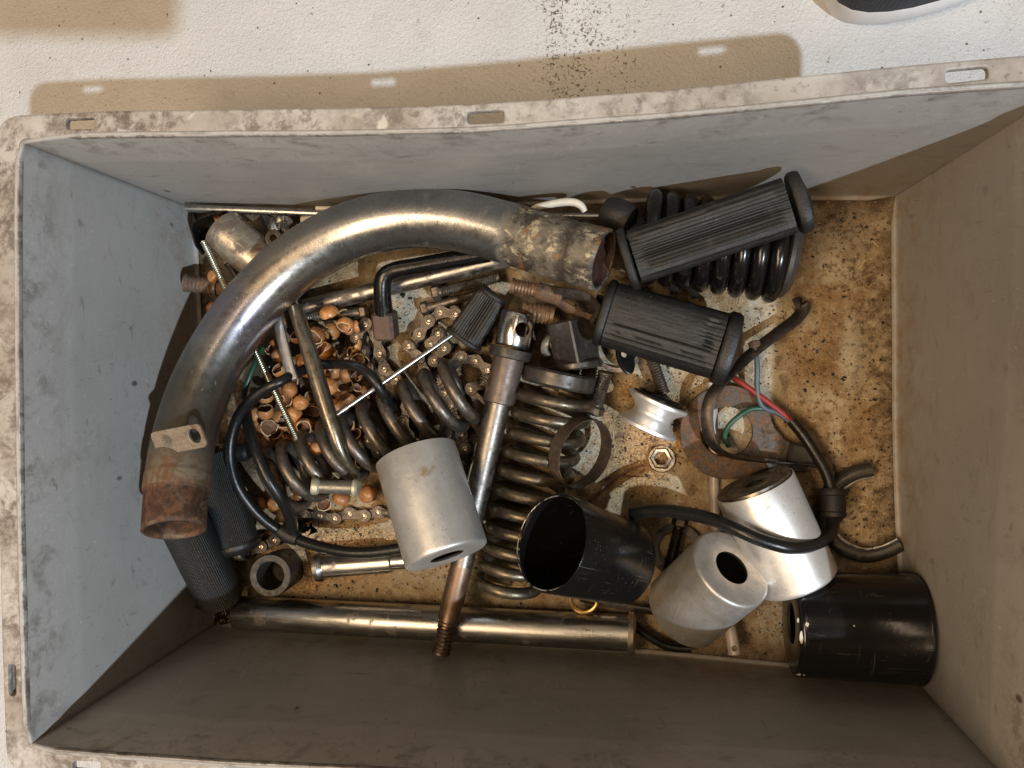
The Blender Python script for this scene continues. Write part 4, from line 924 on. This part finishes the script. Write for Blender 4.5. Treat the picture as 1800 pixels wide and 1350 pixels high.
# torn black plastic scraps and a small bolt between the larger parts
for pts_, what in ((((700, 676, 8), (712, 690, 16), (706, 704, 10), (720, 716, 14), (726, 704, 8)), 'torn glossy black plastic scrap between the chain and the first coils of the diagonal spring'),
                   (((470, 632, 10), (482, 644, 20), (474, 652, 14), (488, 660, 18)), 'torn glossy black plastic scrap under the exhaust pipe beside the green wire'),
                   (((488, 776, 8), (498, 790, 16), (494, 802, 10), (506, 812, 14)), 'torn glossy black plastic scrap at the top of the lowest coils'),
                   (((524, 918, 8), (536, 930, 14), (546, 926, 9), (550, 938, 12)), 'torn glossy black plastic scrap beside the taped cable joint')):
    o = ribbon('plastic_scrap', pts_, [(.2, 1, .5), (1, .3, -.4), (.2, 1, .6), (1, -.3, .2), (.3, 1, .3)][:len(pts_)], .008, .0005, BLKPAINT)
    tag(o, what, 'plastic scrap', 'torn black plastic scraps')
bolt('small dark bolt lying between the threaded rod and the metal housing', (398, 458, 26), (402, 464, 26), (420, 492, 22), 9, 7, BOLTM)

# ------------------------------------------------------------------ drive chains
PITCH = 27.0 * K(6)
def fig8(r, waist, n=9):
    """outline of a chain plate between pin centres (0,0) and (PITCH,0)"""
    o = []
    for i in range(n): a = math.radians(52 + (308 - 52) * i / (n - 1)); o.append((r * math.cos(a), r * math.sin(a)))
    o.append((PITCH * .5, -waist))
    for i in range(n): a = math.radians(-128 + 256 * i / (n - 1)); o.append((PITCH + r * math.cos(a), r * math.sin(a)))
    o.append((PITCH * .5, waist)); return o
def plate_rows(r, w, z0, z1):
    b = .00025
    return [[Vector((x, y, z)) for x, y in fig8(r - e, w - e)] for z, e in ((z0, b), (z0 + b, 0), (z1 - b, 0), (z1, b))]
RP = 12.2 * K(6)
def cyl(g, x, r, z0, z1, mi, n=14):
    xf = Matrix.Translation((x, 0, 0))
    return g.lathe([(z0, r * .9), (z0, r), (z1 - .0002, r), (z1, r * .82)], n, xf, True, True, mi=mi)
def link_mesh(outer):
    g = G()
    if outer:
        g.grid(plate_rows(RP, RP * .62, 0, .0012), True, True, True); g.grid(plate_rows(RP, RP * .62, .0092, .0104), True, True, True)
        for x in (0, PITCH):
            g.lathe([(.0102, RP * .42), (.0111, RP * .40), (.0112, RP * .30), (.0106, RP * .2), (.0105, .0001)], 14, Matrix.Translation((x, 0, 0)), mi=1)
    else:
        g.grid(plate_rows(RP * .98, RP * .62, .0014, .0026), True, True, True); g.grid(plate_rows(RP * .98, RP * .62, .0078, .0090), True, True, True)
        for x in (0, PITCH): cyl(g, x, RP * .66, .0026, .0078, 0)
    o = g.obj('outer_link' if outer else 'inner_link', [CHAINM, PINM]); me = o.data; bpy.data.objects.remove(o); return me
LO, LI = link_mesh(True), link_mesh(False)
def chain(label, pins, z, first_outer=True, zs=None):
    t = thing('drive_chain', label, 'chain', P(pins[0][0], pins[0][1], 0), 'lengths of drive chain in the crate')
    for i in range(len(pins) - 1):
        za = zs[i] if zs else z; zb = zs[i + 1] if zs else z
        a, b = P(*pins[i], za), P(*pins[i + 1], zb)
        d = b - a; d3 = d.normalized(); up = Vector((.03 * math.sin(i * 2.1), .03 * math.cos(i * 1.7), 1)); up = (up - d3 * up.dot(d3)).normalized()
        m = Matrix((d3 * (d.length / PITCH), up.cross(d3), up)).transposed().to_4x4()
        outer = (i % 2 == 0) == first_outer
        o = bpy.data.objects.new('outer_link' if outer else 'inner_link', LO if outer else LI); COL.objects.link(o)
        put(o, Matrix.Translation(a) @ m, t)
chain('oily drive chain looping down from the foot of the crank arm, past the nutshells', [(653, 645), (646, 618), (634, 593), (650, 571), (667, 590), (674, 622), (683, 648), (703, 666), (718, 688), (722, 714), (714, 740), (724, 765), (745, 782)], 3)
chain('oily drive chain winding between the small rubber peg and the diagonal spring', [(851, 599), (829, 583), (806, 553), (780, 549), (759, 566), (743, 588), (725, 608), (742, 629), (751, 653), (772, 668), (787, 690), (798, 713), (805, 738), (816, 762), (823, 787), (818, 812), (806, 836)], 3)
chain('oily drive chain crossing under the bright pin to the brown sleeve', [(763, 606), (776, 587), (787, 612), (769, 634), (791, 645), (815, 629), (841, 634), (862, 650), (852, 674), (832, 684), (846, 706)], 4)
chain('gritty drive chain half sunk in sand between the diagonal spring and the silver cup', [(520, 908), (545, 904), (571, 902), (597, 907), (622, 899), (648, 903), (672, 896), (698, 899)], -5.5)
chain('gritty drive chain end lying beside the thick dark ring', [(505, 925), (492, 945), (468, 956), (444, 967)], -1)
chain('dark drive chain under the coils left of the tapered rod', [(655, 905), (640, 880), (652, 722), (644, 748), (655, 772), (672, 792)][2:], 3)

# ------------------------------------------------------------------ hazelnut shells
def shell_mesh(kind, seed):
    rnd_ = random.Random(seed); g = bmesh.new()
    bmesh.ops.create_uvsphere(g, u_segments=22, v_segments=16, radius=1.0)
    # opening upward (+Z); base scar at -Z
    cutz = {'open': .45, 'half': .12, 'frag': -.25, 'whole': 1.4}[kind]; amp = {'open': .10, 'half': .22, 'frag': .3, 'whole': 0}[kind]
    ph = rnd_.uniform(0, 6)
    tilt = rnd_.uniform(.0, .35)
    rem = []
    for v in g.verts:
        a = math.atan2(v.co.y, v.co.x)
        lim = cutz + amp * (math.sin(a + ph) * .8 + .5 * math.sin(2.3 * a + ph * 2) + .18 * math.sin(7 * a + ph)) + tilt * math.cos(a - ph)
        if v.co.z > lim: rem.append(v)
        elif v.co.z > lim - .16: v.co.z = v.co.z * .35 + lim * .65 if kind != 'whole' else v.co.z
    bmesh.ops.delete(g, geom=rem, context='VERTS')
    for v in g.verts:
        z = v.co.z; f = 1.0
        if z < -.78: v.co.z = -.78 - (abs(z) - .78) * .25
        f += .035 * mnoise.noise(v.co * 1.7 + Vector((seed, 0, 0)))
        v.co *= f; v.co.y *= .93
        v.co *= .0066
    me = bpy.data.meshes.new('hazelnut_shell'); g.to_mesh(me); g.free()
    for m in (SHELLM, SHELLIN, SHELLRIM): me.materials.append(m)
    o = bpy.data.objects.new('tmp', me); COL.objects.link(o)
    m = o.modifiers.new('s', 'SOLIDIFY'); m.thickness = .0011; m.offset = -1; m.material_offset = 1; m.material_offset_rim = 2
    m2 = o.modifiers.new('sub', 'SUBSURF'); m2.levels = m2.render_levels = 1
    bpy.context.view_layer.update()
    r = bpy.data.meshes.new_from_object(o.evaluated_get(bpy.context.evaluated_depsgraph_get())); bpy.data.objects.remove(o)
    r.polygons.foreach_set('use_smooth', [True] * len(r.polygons)); return r
SM = {(k, i): shell_mesh(k, 11 * i + len(k)) for k in ('open', 'half', 'frag', 'whole') for i in range(3)}
# px, py, z, radius px, kind, direction its opening faces (right, up, towards viewer), what singles it out
N = [(579, 553, 30, 17, 'half', (.15, -.8, -.5), 'domed back up, topmost in the heap under the round bar'),
     (580, 583, 22, 17, 'half', (-.75, -.35, .1), 'lying on its side directly below the topmost shell'),
     (607, 572, 24, 15, 'open', (-.1, -.65, .6), 'with crumbs inside, to the right of the topmost shell'),
     (629, 573, 18, 12, 'half', (.6, .3, -.4), 'small, touching the chain below the greasy bolt head'),
     (555, 590, 26, 16.5, 'open', (-.35, -.5, .8), 'hollow and wide open beside the tapered rod'),
     (569, 616, 24, 16, 'open', (-.55, .35, .75), 'tilted with its oval mouth facing the tapered rod'),
     (604, 619, 22, 17, 'frag', (-.5, .8, .35), 'jagged fragment with a pointed tooth, mouth turned up'),
     (622, 606, 20, 15, 'frag', (-.8, .2, .3), 'curved fragment behind the jagged tooth, next to the chain'),
     (629, 635, 26, 13.5, 'open', (.1, .6, .75), 'round and open like a little cup, touching the chain'),
     (588, 652, 36, 13, 'open', (-.9, .1, .3), 'on its side above the black lead, mouth to the tapered rod'),
     (609, 659, 34, 15, 'half', (.6, .3, -.5), 'domed back up above the black lead bend'),
     (566, 657, 28, 14, 'half', (.2, -.6, -.5), 'brown back half under the black lead beside the tapered rod'),
     (490, 627, 26, 14, 'half', (-.3, -.7, -.4), 'reddish back beside the flat lever'),
     (478, 612, 22, 14, 'frag', (.2, .7, .5), 'dark fragment in the gap under the exhaust pipe'),
     (549, 613, 18, 13, 'frag', (.8, .0, .4), 'thin standing sliver between the tapered rod and oval shell'),
     (579, 679, 34, 15.5, 'whole', (0, .45, -.8), 'whole back showing its pale round base scar'),
     (605, 677, 32, 16, 'half', (.1, .7, .55), 'open boat-shaped half under the domed one'),
     (612, 697, 34, 15, 'half', (.1, .8, -.5), 'flat-backed near the lower end of the bright pin'),
     (590, 699, 26, 15, 'open', (-.1, .7, .6), 'dark hollow behind the pin end'),
     (592, 716, 34, 15.5, 'half', (.2, .2, -.9), 'dark red back just above the pin end'),
     (629, 679, 26, 10, 'frag', (.3, .6, .4), 'small orange fragment between the lead and the chain plate'),
     (509, 685, 34, 14, 'whole', (0, .6, -.7), 'greyish dusty back just below the end of the flat lever'),
     (529, 707, 34, 14, 'half', (-.2, .5, -.75), 'bright orange back beside the tapered rod'),
     (493, 686, 28, 13, 'frag', (.3, .3, .6), 'fragment crossed by the threaded rod'),
     (491, 650, 26, 13, 'open', (-.3, .6, .6), 'grey open one just above the black lead'),
     (467, 694, 30, 15, 'half', (.1, .8, .5), 'hollow half against the cable, above the threaded rod'),
     (501, 702, 24, 14, 'frag', (-.2, .5, .7), 'curved rim piece below the dusty back'),
     (466, 723, 34, 15.5, 'open', (.1, .85, .45), 'deep hollow cup close to the black cable'),
     (475, 751, 30, 18, 'frag', (.7, .35, .5), 'large pointed fragment under the deep hollow cup'),
     (516, 729, 24, 15, 'whole', (.1, .4, -.8), 'oil-darkened back beside the threaded rod'),
     (536, 750, 28, 15, 'open', (0, -.3, .9), 'oil-darkened open one between threaded and tapered rod'),
     (610, 748, 20, 14, 'frag', (-.6, .2, .5), 'thin fragment beside a spring coil under the pin end'),
     (622, 765, 18, 14, 'open', (.2, .6, .7), 'hollow one caught between two coils of the diagonal spring'),
     (530, 708, 16, 11, 'frag', (.3, .5, .6), 'scrap hidden by the tapered rod'),
     (535, 778, 18, 14, 'half', (.3, .2, -.8), 'long orange strip beside the first inner coil'),
     (638, 812, 14, 14, 'open', (-.1, .3, .9), 'glossy hollow one near the rim of the silver cup'),
     (529, 873, 12, 14, 'frag', (.4, .5, -.5), 'broken pair piece inside the lower coil'),
     (600, 877, 18, 16, 'half', (-.2, -.7, -.3), 'dusty pink half below the grey sleeve'),
     (647, 868, 16, 16.5, 'whole', (.5, .3, -.7), 'with a rough tan scar, beside the silver cup below the grey sleeve'),
     (568, 886, 12, 14, 'frag', (.2, .4, .6), 'rim fragment next to the dusty pink half'),
     (484, 885, 12, 14, 'half', (.1, .2, -.9), 'orange back seen through the lowest coil'),
     (455, 884, 12, 15, 'half', (.1, .2, -.9), 'tan back between the cable and lowest coil'),
     (375, 541, 30, 12, 'half', (-.2, .3, -.8), 'bright orange one near the left wall below the rusty bolt'),
     (378, 487, 34, 13, 'half', (.3, -.2, -.8), 'tan back behind the threaded rod near the left wall'),
     (398, 522, 26, 12, 'frag', (-.4, .4, .6), 'small piece beside the exhaust pipe near the left wall'),
     (497, 742, 14, 15, 'half', (.3, .5, .3), 'oil-black piece under the threaded rod'),
     (512, 766, 12, 15, 'open', (.2, .3, .8), 'oil-black hollow near the first coil tops'),
     (455, 745, 12, 14, 'half', (-.2, .3, -.6), 'dark back behind the two cables'),
     (548, 726, 12, 14, 'frag', (.3, -.2, .6), 'dark scrap below the bright orange back'),
     (452, 775, 10, 15, 'half', (.1, .2, -.9), 'dark greasy back beside the short lead'),
     (490, 790, 8, 15, 'whole', (.1, .2, -.9), 'dark greasy back at the top of the lower coil'),
     (640, 745, 10, 13, 'half', (.1, .4, .6), 'dark hollow between coils below the chain plate'),
     (602, 720, 10, 14, 'half', (.1, .4, -.6), 'shadowed back under the dark red one'),
     (557, 640, 12, 13, 'half', (.3, .2, -.6), 'shadowed back behind the black lead'),
     (516, 640, 14, 13, 'open', (.3, .2, .6), 'shadowed hollow behind the flat lever')]
for i, (x, y, z, r, kind, d, what) in enumerate(N):
    o = bpy.data.objects.new('hazelnut_shell', SM[(kind, i % 3)]); COL.objects.link(o)
    zz = Vector(d).normalized(); u = Vector((.3, .2, 1)) if abs(zz.z) < .9 else Vector((0, 1, 0))
    xx = u.cross(zz).normalized(); m = Matrix((xx, zz.cross(xx), zz)).transposed() @ Matrix.Rotation(i * 1.7, 3, 'Z')
    s = 1.1 * r * K(z) / .0066
    put(o, Matrix.Translation(P(x, y, z)) @ m.to_4x4() @ Matrix.Scale(s, 4))
    tag(o, 'empty hazelnut shell, ' + what, 'nutshell', 'empty hazelnut shells in the heap')

R5 = random.Random(21); k5 = 0; placed = []; taken = set()
while k5 < 46:
    x, y = (R5.uniform(486, 640), R5.uniform(552, 722)) if k5 < 30 else (R5.uniform(448, 560), R5.uniform(690, 800))
    if any((x - a) ** 2 + (y - b) ** 2 < 15 ** 2 for a, b in placed): continue
    if k5 < 30 and x > 600 and y < 640 and x + y > 1240: k5 += 0
    placed.append((x, y)); kind = R5.choice(['open', 'half', 'half', 'frag', 'whole']); zz = Vector((R5.uniform(-.8, .8), R5.uniform(-.8, .8), R5.choice([-.7, .8, .6]))).normalized()
    o = bpy.data.objects.new('hazelnut_shell', SM[(kind, k5 % 3)]); COL.objects.link(o)
    xx = Vector((.3, 1, .1)).cross(zz).normalized(); m = Matrix((xx, zz.cross(xx), zz)).transposed() @ Matrix.Rotation(k5 * 1.3, 3, 'Z')
    z5 = R5.uniform(9, 19); put(o, Matrix.Translation(P(x, y, z5)) @ m.to_4x4() @ Matrix.Scale(R5.uniform(13.5, 16.5) * K(z5) / .0066, 4))
    free = [q for q in N if q[6] not in taken]; q = min(free, key=lambda q: (q[0] - x) ** 2 + (q[1] - y) ** 2); taken.add(q[6])
    kw = {'open': 'hollow', 'half': 'half', 'frag': 'fragment of a', 'whole': 'round'}[kind]
    ws = ('low ' + kw + ' nutshell, next to the one ' + q[6].replace(',', '')).split()[:15]
    while ws[-1] in ('the', 'and', 'a', 'of', 'to', 'with', 'its', 'by', 'near', 'beside', 'in', 'below', 'under', 'above'): ws.pop()
    tag(o, ' '.join(ws), 'nutshell', 'hazelnut shells low in the pile'); k5 += 1

# ------------------------------------------------------------------ grit, flakes and straw in the bottom
def grit():
    g = G(); R = random.Random(3)
    ctr = [((1130, 770), 90, 700), ((1050, 620), 70, 240), ((1190, 650), 70, 260), ((600, 930), 70, 420), ((560, 1000), 60, 320), ((1500, 700), 110, 420), ((1500, 880), 70, 420), ((1480, 420), 70, 260), ((1330, 560), 60, 200), ((790, 1030), 80, 260), ((710, 540), 60, 160), ((600, 600), 50, 260), ((1350, 1100), 40, 140), ((1420, 600), 80, 220), ((460, 950), 40, 160), ((395, 1088), 22, 200), ((760, 680), 70, 200)]
    for (cx, cy), sp, n in ctr:
        for _ in range(n):
            x, y = R.gauss(cx, sp * .7), R.gauss(cy, sp * .7)
            if not (345 < x < 1600 and 350 < y < 1120): continue
            p = P(x, y, .5); q = R.random(); s = .0005 * (.6 + 1.1 * R.random() ** 2)
            mi = 0 if q < .42 else (1 if q < .86 else 2)
            rot = Matrix.Rotation(R.uniform(0, 6.28), 3, 'Z') @ Matrix.Rotation(R.uniform(-.5, .5), 3, 'X')
            if q > .975: sz = (s * 9, s * .9, s * .7); mi = 2
            elif q > .93: sz = (s * 4, s * 2.2, s * .5); mi = 1
            else: sz = (s * 1.6, s * 1.2, s)
            g.box(p, sz, rot, 0, mi)
    return g.obj('grit', [plain('sand_grains', (.50, .31, .14), .7, 0, .4, 900), plain('black_crumbs', (.02, .015, .012), .5), plain('pale_splinters', (.62, .48, .28), .6)], smooth=False)
tag(grit(), 'sand, rust flakes and black crumbs strewn over the crate bottom', None, kind='stuff')
def crumbs():
    """bigger crumbs one can pick out on the open bottom"""
    R = random.Random(8); g = G(); i = 0
    for (x, y, w, h) in ((1483, 522, 7, 4), (1424, 633, 4, 3), (1400, 615, 3, 3), (1419, 671, 5, 4), (1415, 686, 4, 9), (1526, 737, 5, 4), (1552, 567, 5, 5), (1548, 632, 6, 4), (1537, 702, 8, 6), (1100, 790, 3, 9), (1110, 802, 4, 3), (1196, 815, 4, 5), (1086, 670, 5, 4), (1120, 660, 4, 4), (708, 519, 9, 8), (695, 548, 4, 5), (704, 560, 7, 3), (1230, 645, 5, 4), (1140, 668, 5, 5), (1219, 690, 4, 4), (590, 1030, 9, 6), (612, 1034, 5, 4), (1075, 775, 4, 6), (1077, 785, 4, 5)):
        b = P(x, y, 0); rr = [R.uniform(.55, 1.1) for _ in range(7)]; an = R.uniform(0, 6)
        g.grid([[b + Vector((q * f * w * K(0) * .6 * math.cos(an + i * .9), q * f * h * K(0) * .6 * math.sin(an + i * .9), z)) for i, q in enumerate(rr)] for z, f in ((.0002, 1), (.0009, 1.05), (.0018, .6))], True, True, True)
    return g.obj('black_crumbs', plain('tarry_crumbs', (.016, .013, .012), .35), smooth=False)
tag(crumbs(), 'larger tarry black crumbs scattered on the crate bottom', None, kind='stuff')

# ------------------------------------------------------------------ the shoe beside the crate
t = thing('shoe', 'toe of a black mesh trainer with a white sole standing on the floor', 'shoe', P(1550, 34, GZ))
def outline(f, z, grow=0.0, push=0.0):
    """shoe outline, toe towards the crate; f scales the width"""
    L = .285; o = []
    for i in range(40):
        a = 2 * math.pi * i / 40; c, s = math.cos(a), math.sin(a)
        yy = .5 - .5 * c
        w = .052 * (abs(s) ** .62) * (1 - .20 * yy) * (1 + .1 * math.sin(yy * 5)) * f + grow
        o.append(Vector((math.copysign(w, s) + .006 * math.sin(yy * 3.14), yy * L * (1) + push - grow * c, z)))
    return o
R_ = Matrix.Rotation(math.radians(-62), 4, 'Z')
low = min((R_ @ v for v in outline(1.02, .012)), key=lambda q: q.y); tgt = P(1556, 37, GZ + 10)
m = Matrix.Translation((tgt.x - low.x, tgt.y - low.y, GZ * .001)) @ R_
rows = [outline(.94, .0), outline(1.0, .003), outline(1.03, .010), outline(1.02, .018), outline(.98, .0215), outline(.93, .0215)]
G().grid(rows, True, True, True).obj('sole', plain('white_rubber_sole', (.74, .72, .70), .5, 0, .08), t, m, 50)
rows = []
for k in range(10):
    q = k / 9; rows.append([Vector((v.x * (1 - .55 * q ** 3), v.y + .07 * q ** 3 * (1 - v.y / .285), v.z)) for v in outline(.97 - .02 * q, .0205 + .070 * q)])
def mesh_fabric():
    s = NT('black_mesh_fabric'); v = s.coord(); a = s.voro(v, 620, 'Distance', .15); n = s.noise(v, 70, 5)
    c = s.mix(s.step(a, .25, .5), (.012, .013, .016), (.035, .037, .042)); c = s.mix(s.step(n, .5, .75), c, (.05, .05, .055))
    s.bump(a, .6, .001); return s.out(c, .7, 0.0)
G().grid(rows, True, False, True).obj('upper', mesh_fabric(), t, m, 60)

# ------------------------------------------------------------------ the telephone the picture is taken with (its shadow falls on the floor)
t = thing('smartphone', 'black smartphone held above the crate, its shadow on the floor behind the rim', 'phone', Vector((.046, .050, .622)))
ph = Matrix.Translation((.046, .050, .623)) @ ROT.to_4x4()
ob = curve_plate('phone_body', rnd([Vector(q) for q in ((-.076, -.038, 0), (.076, -.038, 0), (.076, .038, 0), (-.076, .038, 0))], .012, 6), [], .0078, BLKPAINT, None, .001, 0)
put(ob, ph, t)
ob = curve_plate('phone_screen', rnd([Vector(q) for q in ((-.073, -.035, 0), (.073, -.035, 0), (.073, .035, 0), (-.073, .035, 0))], .010, 6), [], .0004, plain('dark_glass', (.01, .01, .011), .08), None, 0.0, .0080)
put(ob, ph, t)
